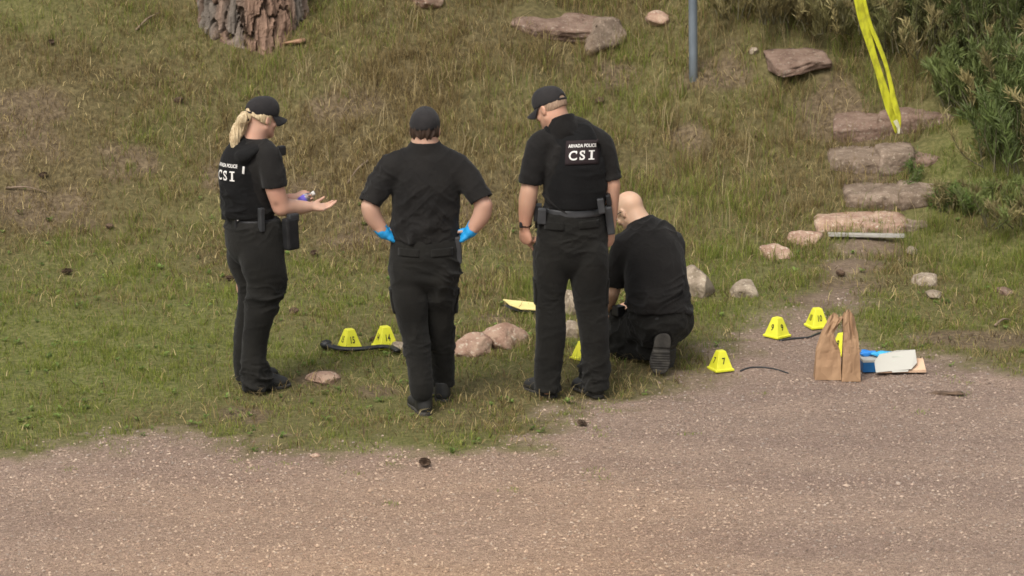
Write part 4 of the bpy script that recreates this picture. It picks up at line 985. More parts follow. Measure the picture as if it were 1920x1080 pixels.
boot(p2, np.r_[J2(797, 776, -.10)[:2], g2[2] - .003], (-.22, .93, 0), Zc, 1.0); boot(p2, np.r_[J2(830, 755, .18)[:2], g2[2] + .0], (-.05, 1, 0), Zc, .98)
# hair
F = Field(hc2 - .17, hc2 + .17, .005); F.ell(W2(0, -.022, .008), (.083, .100, .088), A2); F.plane(W2(0, .02, 0), A2[1]); F.plane(W2(0, 0, -.056), -nrm(A2[2]))
F.ell(W2(.088, .008, -.012), (.020, .038, .045), A2, mode='sub'); F.ell(W2(-.088, .008, -.012), (.020, .038, .045), A2, mode='sub')
def shag(v, q):
    n_ = vnormals(v, q); low = sstep(0.02, -.06, (v - hc2) @ A2[2])
    v = v + n_ * ((ridged(v, (55, 55, 9), 3) - .4) * .012)[:, None]; v[:, 2] += low * (n3(v, (60, 60, 5), 7) - .5) * .022; return v
finish(F, 'hair', M_brown, p2, post=shag)
cp2 = cap(p2, W2, A2, None, rot=-.34, back_open=False, s=1.03)
for sg in (1, -1): v, f = rock_shape(3, (.0115,) * 3, ICO2, 0, rough=0); mesh_obj('eye', v + W2(.031 * sg, .080, 0), f, M_eye, p2)

# ================================================================== officer with ponytail (leftmost)
g1 = G(490, 731); Y1 = g1[1]
J1 = lambda px, py, dy=0.0: P(px, py, Y1 + dy)
F1 = nrm((.77, .64, 0)); U1 = nrm((.64, -.77, 0))
p1 = thing('person', 'officer with blonde ponytail and black cap standing side on with outstretched hands', 'person', g1, 'officers at the evidence scene')
lo1 = g1 + [-.40, -.45, -.06]; hi1 = g1 + [.50, .48, 1.92]
F = Field(lo1, hi1, .0055)
hc1 = J1(492, 221, .0); W1, A1 = head(F, hc1, (.80, .56, -.20), (.15, .1, .95), J1(476, 268, .0), s=.95, nr=.050)
F.loft([J1(472, 285), J1(466, 340), J1(468, 400), J1(476, 455)], [.11, .12, .11, .14], [.07, .09, .09, .10], side=U1, k=.02)
F.loft([J1(476, 268), J1(474, 290)], [.055, .09], [.055, .06], side=U1, k=.03)
F.loft([J1(503, 298, -.13), J1(513, 345, -.16), J1(527, 388, -.13)], [.042, .052, .048], k=.015); F.loft([J1(527, 388, -.13), J1(550, 389, -.06), J1(580, 388, .0)], [.047, .041, .027], k=.02)
hand(F, J1(582, 388, .0), (.85, .45, -.10), (.1, -.25, 1), -1, (.22, .28, .32, .4), s=.95, rr=.93, thumb=nrm((.6, .75, .45)))
F.loft([J1(444, 288, .13), J1(480, 340, .2), J1(512, 382, .22)], [.048, .05, .043], k=.02); F.loft([J1(512, 382, .22), J1(530, 378, .20), J1(550, 374, .17)], [.042, .037, .026], k=.02)
hand(F, J1(552, 373, .17), (.85, -.10, .12), (.15, -.9, .2), 1, (.75, .8, .85, .9), s=.95, rr=.93, thumb=nrm((.7, -.55, .5)))
for pts in ([(490, 465, -.08), (488, 590, -.06), (480, 690, -.06), (484, 728, -.06)], [(468, 465, .10), (466, 600, .12), (462, 690, .13), (468, 722, .13)]):
    F.loft([J1(*q) for q in pts], [.09, .055, .034, .026], k=.02)
finish(F, 'body', M_skin, p1, lambda v: colour_skin(v, (.50, .29, .21)) * (1 - .45 * np.exp(-(((v - J1(517, 383, -.2)) * [1, .4, 1]) ** 2).sum(1) / (2 * .012 ** 2)))[:, None])
# trousers
F = Field(lo1, hi1 - [0, 0, .65], .0065)
F.loft([J1(471, 408), J1(476, 430), J1(478, 455)], [.155, .180, .19], [.12, .150, .155], side=U1, k=.02)
F.loft([J1(492, 462, -.07), J1(492, 490, -.08), J1(499, 520, -.08), J1(492, 560, -.08), J1(486, 592, -.08), J1(478, 640, -.06), J1(477, 682, -.06), J1(483, 712, -.06), J1(484, 724, -.06)], [.11, .114, .105, .090, .078, .068, .066, .070, .071], [.125, .125, .112, .092, .080, .070, .068, .074, .076], side=U1, n=4, k=.02)
F.loft([J1(465, 462, .10), J1(466, 490, .10), J1(474, 520, .10), J1(473, 560, .10), J1(466, 600, .12), J1(460, 645, .13), J1(460, 690, .13), J1(467, 716, .13)], [.108, .108, .090, .076, .068, .062, .060, .064], [.12, .115, .095, .078, .070, .064, .062, .066], side=U1, n=4, k=.02)
F.plane(J1(472, 408), (0, 0, 1), k=.01); F.plane(g1 + [0, 0, .03], (0, 0, -1))
finish(F, 'trousers', M_pant, p1, fold=[dict(amp=.010, sc=(6, 6, 16), o=41, R=rotm((0, 1, 0), .3)), dict(amp=.012, sc=(13, 13, 26), o=43, maskf=lambda v: sstep(.4, .1, v[:, 2] - g1[2]))])
# shirt
F = Field(lo1 + [0, 0, .9], hi1, .006)
F.loft([J1(470, 412), J1(466, 355), J1(466, 310), J1(471, 285), J1(476, 270)], [.14, .15, .155, .13, .07], [.115, .12, .118, .09, .07], side=U1, n=5, k=.02)
F.plane(J1(470, 408), (0, 0, -1))
F.tube_part([J1(490, 284, -.07), J1(505, 293, -.13), J1(511, 320, -.15), J1(515, 345, -.16), J1(518, 375, -.16)], [.052, .062, .062, .062, .064], None, J1(515, 350, -.16), nrm((.12, 0, -1)), (J1(515, 344, -.16), J1(518, 378, -.16), .057, .060), k=.03)
F.tube_part([J1(458, 282, .07), J1(446, 290, .13), J1(462, 320, .18), J1(480, 340, .2), J1(495, 358, .21)], [.05, .062, .062, .058, .058], None, J1(478, 338, .2), nrm((.6, .15, -.8)), None, k=.03)
F.tube_part([J1(474, 280), J1(478, 268), J1(484, 245)], [.066, .062, .060], None, J1(479, 263), nrm((-.1, 0, 1)), (J1(479, 266), J1(484, 245), .052, .054), k=.01)
CALM[:] = [(J1(479, 266), .11), (J1(515, 350, -.16), .08)]
finish(F, 'shirt', M_shirt, p1, fold=dict(amp=.010, sc=(8, 8, 14), o=45, R=rotm((0, 1, 0), .6)))
CALM[:] = []
F = Field(lo1 + [0, 0, .9], hi1, .006)
F.loft([J1(467, 404), J1(463, 355), J1(460, 312), J1(466, 288)], [.145, .150, .142, .108], [.145, .152, .146, .108], side=U1, n=5, k=.02)
for o_, b_ in ((-.09, 12), (.09, -12)):
    F.loft([J1(462 + b_, 292, o_) - F1 * .08, J1(472 + b_, 276, o_), J1(478 + b_, 294, o_) + F1 * .08], [.04, .034, .04], [.03, .014, .03], side=U1, k=.03)
F.plane(J1(467, 403), (0, 0, -1), k=.01); F.loft([J1(474, 285), J1(482, 245)], [.066, .08], k=.01, mode='sub')
F.cone(J1(516, 300, -.16), J1(520, 360, -.19), .06, .06, k=.01, mode='sub')
ve1 = finish(F, 'vest', M_vest, p1, fold=dict(amp=.006, sc=(8, 8, 16), o=49))
c1 = J1(446, 315, -.0)
back_print(p1, ve1, J1(463, 316) - F1 * .15 + U1 * .015, U1, (0, 0, 1), F1, patch=False, sx=.86)
F = Field(lo1 + [0, 0, .9], hi1 - [0, 0, .6], .006); F.loft([J1(473, 420), J1(472, 408)], [.166, .162], [.140, .135], side=U1, n=1); F.plane(J1(472, 421), (0, 0, -1)); F.plane(J1(472, 406), (0, 0, 1))
finish(F, 'belt', M_gear, p1)
ho = gear(p1, 'holster', J1(545, 438, -.16), (.085, .06, .19), M_gear, ax_x=F1, ax_z=(-.05, 0, 1), bev=.014); gear(ho, 'pistol_grip', J1(549, 408, -.15), (.07, .04, .05), M_gear2, ax_x=F1, bev=.01)
gear(p1, 'radio', J1(490, 412, -.17), (.03, .035, .14), M_gear2, ax_x=F1, bev=.006); gear(p1, 'pouch', J1(424, 404, .05), (.04, .05, .05), M_gear, ax_x=F1); gear(p1, 'pouch', J1(445, 418, -.10), (.05, .035, .06), M_gear, ax_x=F1)
v, f = tube_v([J1(446, 414, -.13), J1(446, 411, -.13)], .006, 8); mesh_obj('belt_snap', v, f, M_letter, p1)
gear(p1, 'radio_mic', J1(517, 284, .0) + F1 * .04, (.05, .035, .06), M_gear, ax_x=F1, bev=.01)
v, f = box_v(.030, .012, .05, .004); v[:, 0] += np.sin(v[:, 2] * 90) * .006; mesh_obj('shoulder_mark', v * [.55, .6, .9] @ np.stack([U1, -F1, Zc]).astype(float) + J1(466, 309) - F1 * .12 + U1 * .118, f, M_letter, p1)
# wristband
v, f = tube_v([J1(576, 388, -.01), J1(579, 388, .0)], .031, 14); mesh_obj('wristband', v, f, M_gear, p1)
v, f = tube_v([J1(540, 376, .19), J1(548, 374, .17)], .034, 14); mesh_obj('watch', v, f, M_gear, p1)
hb = np.r_[J1(474, 728, -.06)[:2], g1[2]]; boot(p1, hb, F1, Zc, .94); hb = np.r_[J1(459, 722, .13)[:2], g1[2]]; boot(p1, hb, nrm(F1 + [0.0, .15, 0]), Zc, .94)
# hair + ponytail
F = Field(hc1 - .2, hc1 + .2, .005); F.ell(W1(0, -.018, .012), (.080, .098, .086), A1); F.plane(W1(0, .020, 0), nrm(A1[1] + .1 * A1[2])); F.plane(W1(0, 0, -.045), -nrm(A1[2] + .5 * A1[1]))
F.ell(W1(.085, .000, -.02), (.018, .02, .03), A1, mode='sub')
def strands(sc, am):
    def fn(v, q):
        n_ = vnormals(v, q); return v + n_ * ((ridged(v, sc, 3) - .4) * am)[:, None]
    return fn
hr1 = finish(F, 'hair', M_blond, p1, post=strands((50, 50, 25), .0035))
F = Field(J1(440, 300, -.15) - [.12, .05, .1], J1(480, 205, .1) + [.1, .1, .1], .005)
F.loft([W1(0, -.095, -.010), W1(0, -.130, -.008), J1(449, 240, -.05), J1(440, 256, -.06), J1(441, 274, -.06), J1(444, 292, -.06)], [.018, .024, .031, .026, .018, .005], [.018, .024, .028, .024, .017, .005], side=(1, 0, 0), n=5, k=.012)
finish(F, 'ponytail', M_blond, p1, post=strands((55, 55, 10), .012))
v, f = tube_v([W1(0, -.104, -.010), W1(0, -.116, -.008)], .027, 12); mesh_obj('hair_tie', v, f, M_gear, p1)
cap(p1, W1, A1, None, s=.97)
for sg in (1, -1): v, f = rock_shape(3, (.011,) * 3, ICO2, 0, rough=0); mesh_obj('eye', v + W1(.031 * sg, .081, 0), f, M_eye, p1)
# bottle in her left hand
M_plast = newmat('clear_plastic', (.75, .8, .85), .08, .5)[0]; M_plast.node_tree.nodes['Principled BSDF'].inputs['Transmission Weight'].default_value = .85; M_plast.node_tree.nodes['Principled BSDF'].inputs['IOR'].default_value = 1.2
M_purple = newmat('purple_label', (.16, .12, .55), .5)[0]
ba, bb = J1(556, 383, .12), J1(590, 361, .12); bd = nrm(bb - ba); bt = thing('plastic_bottle', 'small clear plastic bottle with purple label held in the hand of the ponytailed officer', 'bottle', ba)
pr = [(0, .020), (.01, .027), (.075, .027), (.095, .018), (.105, .012), (.112, .012)]
v, f = tube_v([ba + bd * a_ for a_, _ in pr], [r_ for _, r_ in pr], 20); mesh_obj('bottle_body', v, f, M_plast, bt)
v, f = tube_v([ba + bd * .025, ba + bd * .068], .0278, 20); mesh_obj('label_band', v, f, M_purple, bt)
v, f = tube_v([ba + bd * .110, ba + bd * .128], .0135, 16); mesh_obj('bottle_cap', v, f, M_letter, bt)

# ================================================================== kneeling officer
g4 = G(1240, 696); Y4 = g4[1]
J4 = lambda px, py, dy=0.0: P(px, py, Y4 + dy)
F4 = nrm((-.60, .80, 0)); U4 = nrm((.80, .60, 0))
p4 = thing('person', 'bald officer in glasses kneeling on the grass with back turned, boot sole showing', 'person', g4, 'officers at the evidence scene')
lo4 = g4 + [-.50, -.40, -.06]; hi4 = g4 + [.36, .85, 1.25]
F = Field(lo4, hi4, .0055)
hc4 = J4(1180, 396, .22); W4, A4 = head(F, hc4, (-.62, .50, -.60), (-.42, .32, .85), J4(1206, 428, .16), nr=.060, s=1.0)
F.loft([J4(1218, 455, .14), J4(1226, 510, .08), J4(1236, 570, .03)], [.14, .15, .14], [.08, .09, .09], side=U4, k=.02)
F.loft([J4(1206, 428, .16), J4(1214, 450, .14)], [.065, .10], [.065, .07], side=U4, k=.03)
F.loft([J4(1170, 462, .08), J4(1156, 505, .10), J4(1147, 545, .14)], [.05, .052, .046], k=.02); F.loft([J4(1147, 545, .14), J4(1138, 570, .24), J4(1128, 592, .36)], [.047, .043, .030], k=.02)
hand(F, J4(1127, 594, .37), (-.3, .8, -.5), (0, -.5, -.8), 1, (.5, .55, .6, .65))
F.loft([J4(1262, 458, .22), J4(1255, 520, .36), J4(1225, 560, .46)], [.05, .05, .045], k=.02); F.loft([J4(1225, 560, .46), J4(1185, 575, .5), J4(1150, 590, .52)], [.045, .042, .03], k=.02)
hand(F, J4(1148, 591, .52), (-.95, .2, -.3), (0, -.5, -.8), -1, (.5, .55, .6, .65))
F.loft([J4(1238, 600, .05), J4(1195, 612, .18), J4(1155, 634, .30)], [.09, .08, .06], k=.02); F.loft([J4(1152, 640, .30), J4(1190, 650, .16), J4(1225, 655, .04)], [.055, .05, .038], k=.02)
F.loft([J4(1262, 598, .12), J4(1225, 600, .32), J4(1180, 605, .52)], [.09, .08, .06], k=.02); F.loft([J4(1180, 605, .52), J4(1215, 640, .38), J4(1252, 655, .16)], [.055, .05, .038], k=.02)
finish(F, 'body', M_skin, p4, lambda v: colour_skin(v, (.52, .315, .215)))
F = Field(lo4, hi4 - [0, 0, .35], .0065)
F.loft([J4(1238, 572, .03), J4(1240, 592, .03), J4(1240, 612, .06)], [.175, .180, .165], [.14, .155, .13], side=U4, k=.02)
F.loft([J4(1236, 602, .02), J4(1196, 612, .16), J4(1156, 628, .29)], [.125, .108, .088], k=.03)
F.loft([J4(1262, 600, .10), J4(1225, 602, .30), J4(1180, 608, .50)], [.125, .108, .088], k=.03)
F.loft([J4(1150, 642, .30), J4(1190, 650, .18), J4(1222, 656, .06)], [.070, .072, .058], k=.03)
F.loft([J4(1180, 618, .50), J4(1215, 645, .38), J4(1250, 656, .17)], [.070, .072, .058], k=.03)
F.cone(J4(1152, 590, .20), J4(1160, 615, .17), .035, .030, k=.015)
F.plane(J4(1238, 575, .03), nrm((-.05, .12, 1)), near=J4(1238, 540, .03), R=.25)
F.put(lo4 - .1, np.r_[hi4[:2], g4[2] + .02], lambda X_, Y_, Z_: (Z_ - (g4[2] + .004)) + 0 * X_ + 0 * Y_, 0, 'sub')
finish(F, 'trousers', M_pant, p4, fold=[dict(amp=.009, sc=(6, 6, 10), o=61), dict(amp=.005, sc=(13, 13, 13), o=63)])
F = Field(lo4 + [0, 0, .25], hi4, .006)
F.loft([J4(1240, 586, .02), J4(1235, 560, .03), J4(1230, 530, .05), J4(1228, 495, .08), J4(1222, 462, .12), J4(1213, 440, .15), J4(1205, 426, .17)], [.185, .196, .192, .188, .178, .13, .078], [.155, .16, .15, .14, .125, .10, .075], side=U4, n=5, k=.02)
F.tube_part([J4(1190, 450, .10), J4(1173, 462, .08), J4(1160, 498, .10), J4(1149, 530, .13), J4(1142, 560, .16)], [.06, .075, .068, .060, .060], None, J4(1149, 533, .13), nrm((-.1, .2, -1)), (J4(1150, 527, .13), J4(1142, 560, .16), .053, .056), k=.03)
F.tube_part([J4(1245, 448, .17), J4(1262, 460, .22), J4(1256, 520, .36), J4(1245, 545, .40)], [.06, .07, .064, .064], None, J4(1254, 525, .37), nrm((-.2, .8, -.8)), None, k=.03)
F.plane(J4(1238, 583, .02), nrm((-.02, -.1, -1)), near=J4(1238, 640, .02), R=.35)
F.tube_part([J4(1209, 436, .16), J4(1202, 420, .178), J4(1190, 395, .205)], [.078, .074, .074], None, J4(1199, 413, .185), nrm((-.45, .35, 1)), (J4(1201, 418, .18), J4(1190, 395, .205), .064, .066), k=.008)
CALM[:] = [(J4(1201, 418, .18), .12), (J4(1149, 533, .13), .075)]
finish(F, 'shirt', M_shirt, p4, fold=[dict(amp=.012, sc=(5, 5, 13), o=65, R=rotm((0, 1, 0), .7)), dict(amp=.010, sc=(8, 8, 24), o=67, maskf=lambda v: sstep(.30, .08, v[:, 2] - g4[2] - .32))])
CALM[:] = []
F = Field(lo4 + [0, 0, .2], hi4 - [0, 0, .3], .006); F.loft([J4(1239, 590, .02), J4(1238, 579, .03)], [.176, .175], [.150, .147], side=U4, n=1); F.plane(J4(1239, 592, .02), (0, 0, -1)); F.plane(J4(1238, 577, .03), (0, 0, 1))
finish(F, 'belt', M_gear, p4)
gear(p4, 'pouch', J4(1292, 590, .08), (.03, .05, .07), M_gear, ax_x=U4); gear(p4, 'pouch', J4(1160, 582, .15), (.06, .06, .06), M_gear, ax_x=U4)
s_ = .98
boot(p4, J4(1243, 634, -.13), nrm((-.06, .10, -1)), nrm((-.05, .99, .1)), .80, 1.35); boot(p4, J4(1264, 636, .05), nrm((-.12, .20, -1)), nrm((-.75, .65, .1)), .74, 1.25)
# glasses
M_frame = newmat('glasses_frame', (.02, .02, .02), .3, .5)[0]
gl = []
for sg in (1, -1):
    a_ = np.linspace(0, 2 * math.pi, 17); gl.append(tube_v([W4(.033 * sg + .024 * math.cos(t), .104, -.002 + .018 * math.sin(t)) for t in a_], .0018, 6, False))
    gl.append(tube_v([W4(.057 * sg, .102, .006), W4(.078 * sg, .06, .012), W4(.082 * sg, .0, .010), W4(.081 * sg, -.014, -.006)], .0026, 6))
gl.append(tube_v([W4(-.009, .106, .002), W4(.009, .106, .002)], .002, 6)); v, f = join(gl); mesh_obj('glasses', v, f, M_frame, p4)
for sg in (1, -1): v, f = rock_shape(3, (.0115,) * 3, ICO2, 0, rough=0); mesh_obj('eye', v + W4(.031 * sg, .080, 0), f, M_eye, p4)
CLEAR += [(J4(1240, 690)[0], Y4, .06), (J4(1200, 660, .2)[0], Y4 + .25, .14)]
for q in (J3(1032, 740), J3(1120, 738), J2(795, 770, -.08), J2(830, 750, .22), J1(478, 728, -.06), J1(462, 722, .13)): CLEAR.append((q[0], q[1] + .03, .05))
# ================================================================== evidence markers
M_yel = noisy('marker_yellow', (.56, .56, .03), (.66, .64, .045), 20, .4, .05, 60, .001, .4)
M_blk = newmat('marker_digit', (.02, .02, .015), .6)[0]
def marker(num, px, py, yaw, label, s=1.0, tilt=0.0, group='numbered evidence markers'):
    """py: pixel of the lowest base corner"""
    g_ = G(px, py); t = thing('evidence_marker', label, 'evidence marker', g_ + [0, .05, 0.008], group, (tilt, 0, yaw))
    hb, ht, H_ = .056 * s, .024 * s, .120 * s
    V, Fc = [], []
    # outer shell with flange, hollow below
    prof = [(hb + .008, 0), (hb + .008, .012), (hb, .014), (ht, H_), (ht - .004, H_ + .002)]
    for r_, z_ in prof:
        for sx, sy in ((-1, -1), (1, -1), (1, 1), (-1, 1)): V.append([sx * r_, sy * r_, z_])
    for i in range(len(prof) - 1):
        for k in range(4): Fc.append([i * 4 + k, i * 4 + (k + 1) % 4, (i + 1) * 4 + (k + 1) % 4, (i + 1) * 4 + k])
    Fc.append([16, 17, 18, 19])
    o = mesh_obj('marker_body', V, Fc, M_yel, t, smooth=False, local=True)
    bv = o.modifiers.new('bevel', 'BEVEL'); bv.width = .003; bv.segments = 2
    al = math.atan2(H_ - .014, hb - ht)
    for k in range(4 if num else 0):
        v, f = glyph_mesh(num,   .056 * s, .0012); v = v - (v.max(0) + v.min(0)) / 2
        v = v * np.array([.62 if len(num) > 1 else .8, 1.0, 1])
        a = k * math.pi / 2
        # face k: outward normal
        n0 = np.array([0, -math.sin(al), math.cos(al)]); upv = np.array([0, math.cos(al), math.sin(al)]); ctr = np.array([0, -(hb + ht) / 2 - .002, (H_ + .014) / 2 - .004])
        w_ = ctr + v[:, :1] * np.array([1, 0, 0]) + v[:, 1:2] * upv + n0 * .0012
        ca_, sa_ = math.cos(a), math.sin(a); w_ = w_ @ np.array([[ca_, -sa_, 0], [sa_, ca_, 0], [0, 0, 1]]).T
        mesh_obj('digits', w_, f, M_blk, t, smooth=False, local=True)
    CLEAR.append((g_[0], g_[1] + .05, .085))
    return t
marker('15', 655, 660, rad(28), 'yellow evidence marker 15, left of marker 14 behind the black strip', 1.05)
marker('14', 722, 656, rad(25), 'yellow evidence marker 14 between marker 15 and the small grey stone', 1.08)
marker('7', 1352, 699, rad(24), 'yellow evidence marker 7, nearest one, alone on the gravel right of the kneeling officer', .98)
marker('9', 1458, 636, rad(42), 'yellow evidence marker 9, two equal faces showing, left of marker 10', 1.0)
marker('10', 1533, 618, rad(20), 'yellow evidence marker 10 just behind the left shoulder of the paper bag', 1.0)
marker('8', 1582, 668, rad(35), 'yellow evidence marker glimpsed through the gap between the two paper bags', 1.05)
marker('', 1093, 678, rad(50), 'nearer of the two evidence markers half hidden by one leg of the lettered vest officer', .9)
marker('', 1104, 634, rad(45), 'farther of the two evidence markers half hidden by one leg of the lettered vest officer', .9)

# ================================================================== paper bags
M_bag = noisy('kraft_paper', (.27, .165, .095), (.34, .215, .125), 9, .85, .25, 30, .006, .2, 6)
def paper_bag(px0, py_base, h, prof, yaw, label, seed, depth=.12, open_top=.03, yoff=0.0):
    """prof: (height fraction, left x, right x) in metres from the base point"""
    g_ = G(px0, py_base); t = thing('paper_bag', label, 'paper bag', g_ + [0, depth / 2 + yoff, .004], 'paper evidence bags', (0, 0, yaw))
    nh_, nw, nd_ = 20, 9, 6; V = []; pr = np.array(prof)
    per = [(-1 + 2 * i / nw, -1) for i in range(nw)] + [(1, -1 + 2 * i / nd_) for i in range(nd_)] + [(1 - 2 * i / nw, 1) for i in range(nw)] + [(-1, 1 - 2 * i / nd_) for i in range(nd_)]
    n_ = len(per)
    for j in range(nh_):
        q = j / (nh_ - 1); xl, xr = np.interp(q, pr[:, 0], pr[:, 1]), np.interp(q, pr[:, 0], pr[:, 2]); dw = (xr - xl) / 2; xc = (xl + xr) / 2; dd = depth / 2 * (1 - q) + open_top / 2 * q
        for (a, b_) in per:
            gus = (1 - abs(b_)) * (.45 * q) * (1 if abs(a) > .99 else 0)
            nn = n3(np.array([[a * 1.5, b_ + seed, q * 3.0]]), (1.6, 1.6, 1.6), seed)[0] - .5; n4 = n3(np.array([[a * 3, b_ * 2, q * 7]]), (1.5, 1.5, 1.5), seed + 4)[0] - .5
            y_ = b_ * dd + (nn * .04 + n4 * .018) * (.25 + q) * (1 if abs(b_) > .5 else .4) + (.018 * abs(a) - .012) * q * (1 if b_ < 0 else 0)
            zz = h * q + (math.sin(a * 3.0 + seed) * .010 + n4 * .03) * q ** 5
            V.append([xc + a * dw * (1 - gus) + n4 * .008 * q, y_, zz])
    Fc = [[j * n_ + k, j * n_ + (k + 1) % n_, (j + 1) * n_ + (k + 1) % n_, (j + 1) * n_ + k] for j in range(nh_ - 1) for k in range(n_)] + [list(range(n_))[::-1]]
    v, f = solid(np.array(V), Fc, .0016); mesh_obj('bag_body', v, f, M_bag, t, smooth=False, local=True)
    return t
b1 = paper_bag(1553, 714, .385, [(0, -.080, .078), (.45, -.070, .072), (.62, -.052, .040), (.75, -.035, .030), (.88, -.012, .060), (1, .010, .085)], 0, 'left one of the two brown paper bags, its crumpled top leaning right', 3, .11, .035)
b2 = paper_bag(1596, 717, .41, [(0, -.056, .056), (.45, -.050, .048), (.7, -.046, .034), (.85, -.056, .022), (1, -.052, .012)], 0, 'right one of the two brown paper bags, beside the blue glove box', 8, .10, .05, yoff=.0)
# folded triangle at the foot of the right bag
v, f = solid(np.array([[-.054, -.0555, .003], [.054, -.0555, .003], [.002, -.060, .060]]), [[0, 1, 2]], .002)
mesh_obj('base_fold', v, f, M_bag, b2, smooth=False, local=True)
v, f = solid(np.array([[-.076, -.0600, .003], [-.0, -.0600, .003], [-.045, -.064, .050]]), [[0, 1, 2]], .002)
mesh_obj('base_fold', v, f, M_bag, b1, smooth=False, local=True)

# ================================================================== glove box, gloves, cards
M_blue = noisy('blue_card', (.015, .09, .24), (.02, .13, .33), 12, .5, .05)
M_white = newmat('white_card', (.40, .39, .35), .7)[0]; M_tan = noisy('tan_card', (.46, .30, .20), (.54, .37, .25), 14, .85, .1)
gb = G(1632, 702); bx = thing('glove_box', 'blue and white card box of gloves beside the right paper bag', 'box', gb + [0, .08, .006], None, (0, 0, rad(6)))
v, f = box_v(.10, .11, .075, .003); mesh_obj('box_body', v + [0, 0, .0375], f, M_blue, bx, smooth=False, local=True)
v, f = box_v(.102, .112, .016, .002); mesh_obj('box_band', v + [0, 0, .070], f, M_white, bx, smooth=False, local=True)
M_glove2 = noisy('pale_blue_nitrile', (.03, .30, .62), (.06, .42, .70), 20, .35, .3, 60, .006)
def crumple(px, py, sz, seed, label, col, dz):
    g_ = G(px, py); F = Field((-.12, -.12, -.10), (.12, .12, .12), .006); r_ = np.random.RandomState(seed)
    for k in range(5):
        a = r_.uniform(0, 6.28); F.cone((0, 0, 0), (math.cos(a) * sz, math.sin(a) * sz * .6, r_.uniform(0, sz * .7)), sz * .5, .008, k=.015)
    v, q = F.mesh(); v = folds(v, q, .014, (22, 22, 22), seed); v = v * [1, .8, .62]
    o = mesh_obj('nitrile_glove', v, q, col, local=True); o.location = g_ + np.array([0, .09, dz]); tag(o, label, 'glove', 'loose blue gloves by the bags'); return o
crumple(1624, 700, .052, 4, 'crumpled deep blue glove sticking up from the glove box, the left one', newmat('deep_blue_nitrile', (.02, .20, .60), .35, .5)[0], .10)
crumple(1656, 700, .060, 9, 'crumpled pale turquoise glove between the glove box and the white card', M_glove2, .095)
gc = G(1690, 704); ct = thing('card_box', 'tan cardboard box lying flat with its white printed lid propped open', 'box', gc + [0, .04, .006], None, (0, 0, rad(3)))
v, f = box_v(.29, .16, .014, .002); mesh_obj('tray', v + [.008, .06, .012], f, M_tan, ct, smooth=False, local=True)
def sheet(pts, t, mat, name, par): v, f = solid(np.array(pts, float), [list(range(len(pts)))], t); return mesh_obj(name, v, f, mat, par, smooth=False, local=True)
lid = sheet([[-.155, -.025, .010], [.060, -.03, .030], [.098, .0, .062], [.094, .05, .130], [-.02, .05, .128], [-.125, .045, .105], [-.158, .02, .065]], .004, M_white, 'lid', ct)
sheet([[.05, -.02, .018], [.15, -.02, .02], [.145, .06, .072], [.085, .06, .075]], .004, M_tan, 'flap', ct)
sheet([[-.06, -.035, .012], [.04, -.035, .016], [.045, -.02, .03], [-.05, -.02, .03]], .003, M_white, 'insert', ct)
M_print = newmat('faint_print', (.42, .44, .38), .7)[0]
for k in range(3):
    y_ = -.004 + .016 * k; z_ = .048 + .024 * k - .0; sheet([[-.05, y_ - .0035, z_ - .002], [.03 - .02 * (k % 2), y_ - .0035, z_ - .002], [.03 - .02 * (k % 2), y_ - .001, z_ + .003], [-.05, y_ - .001, z_ + .003]], .001, M_print, 'print_line', ct)

# yellow sheet, black strip, cord, strip standing in for a shadow
M_pale = noisy('pale_yellow_plastic', (.62, .52, .20), (.70, .60, .26), 10, .5, .1)
gy = G(985, 592); sh = thing('yellow_sheet', 'pale yellow folded sheet lying on the lawn above the pink rocks', 'sheet', gy + [0, .05, .02])
pts = np.array([[-.145, .09, .055], [-.10, .02, .035], [-.03, -.04, .022], [.16, -.05, .012], [.17, .08, .018], [.04, .09, .035]])
v, f = solid(pts, [[0, 1, 2, 3, 4, 5]], .006); mesh_obj('sheet_face', v, f, M_pale, sh, smooth=False, local=True)
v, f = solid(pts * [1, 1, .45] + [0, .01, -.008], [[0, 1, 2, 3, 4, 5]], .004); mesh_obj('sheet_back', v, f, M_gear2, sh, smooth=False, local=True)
def strip(name, pix, r_, lift, mat, label, cat, flat=1.0, bulb=None):
    base = G(*pix[0]); c_ = catmull([G(*p) + [0, 0, lift] for p in pix], 6); v, f = tube_v(c_ - base, np.linspace(r_, r_ * .75, len(c_)), 10, flat=flat)
    t = thing(name, label, cat, base); mesh_obj('strap' if cat == 'strap' else 'cord', v, f, mat, t, local=True)  # 'cord' also names the mesh of the strip standing in for a shadow
    if bulb:
        v, f = rock_shape(4, bulb, ICO2, 2); mesh_obj('end_knob', v + [0, 0, lift], f, mat, t, local=True)
    return t
strip('black_strap', [(612, 656), (640, 664), (680, 664), (715, 660), (735, 662), (746, 668)], .027, .035, M_gear, 'curved black strap with a thick knob end in front of evidence markers 15 and 14', 'strap', .55, (.04, .035, .03))
strip('cord_shade_strip', [(1388, 697), (1405, 691), (1430, 690), (1455, 694), (1478, 701)], .0055, .005, M_gear2, 'thin dark curved cord on the gravel right of evidence marker 7', 'cord')
strip('cord_shade_strip', [(1462, 640), (1490, 636), (1515, 634), (1530, 628), (1548, 622)], .010, .006, M_gear2, 'dark strip standing in for a faint shadow on the gravel between evidence marker 9 and the paper bag', 'cord', .6)  # solid dark strip put where only a faint shadow falls
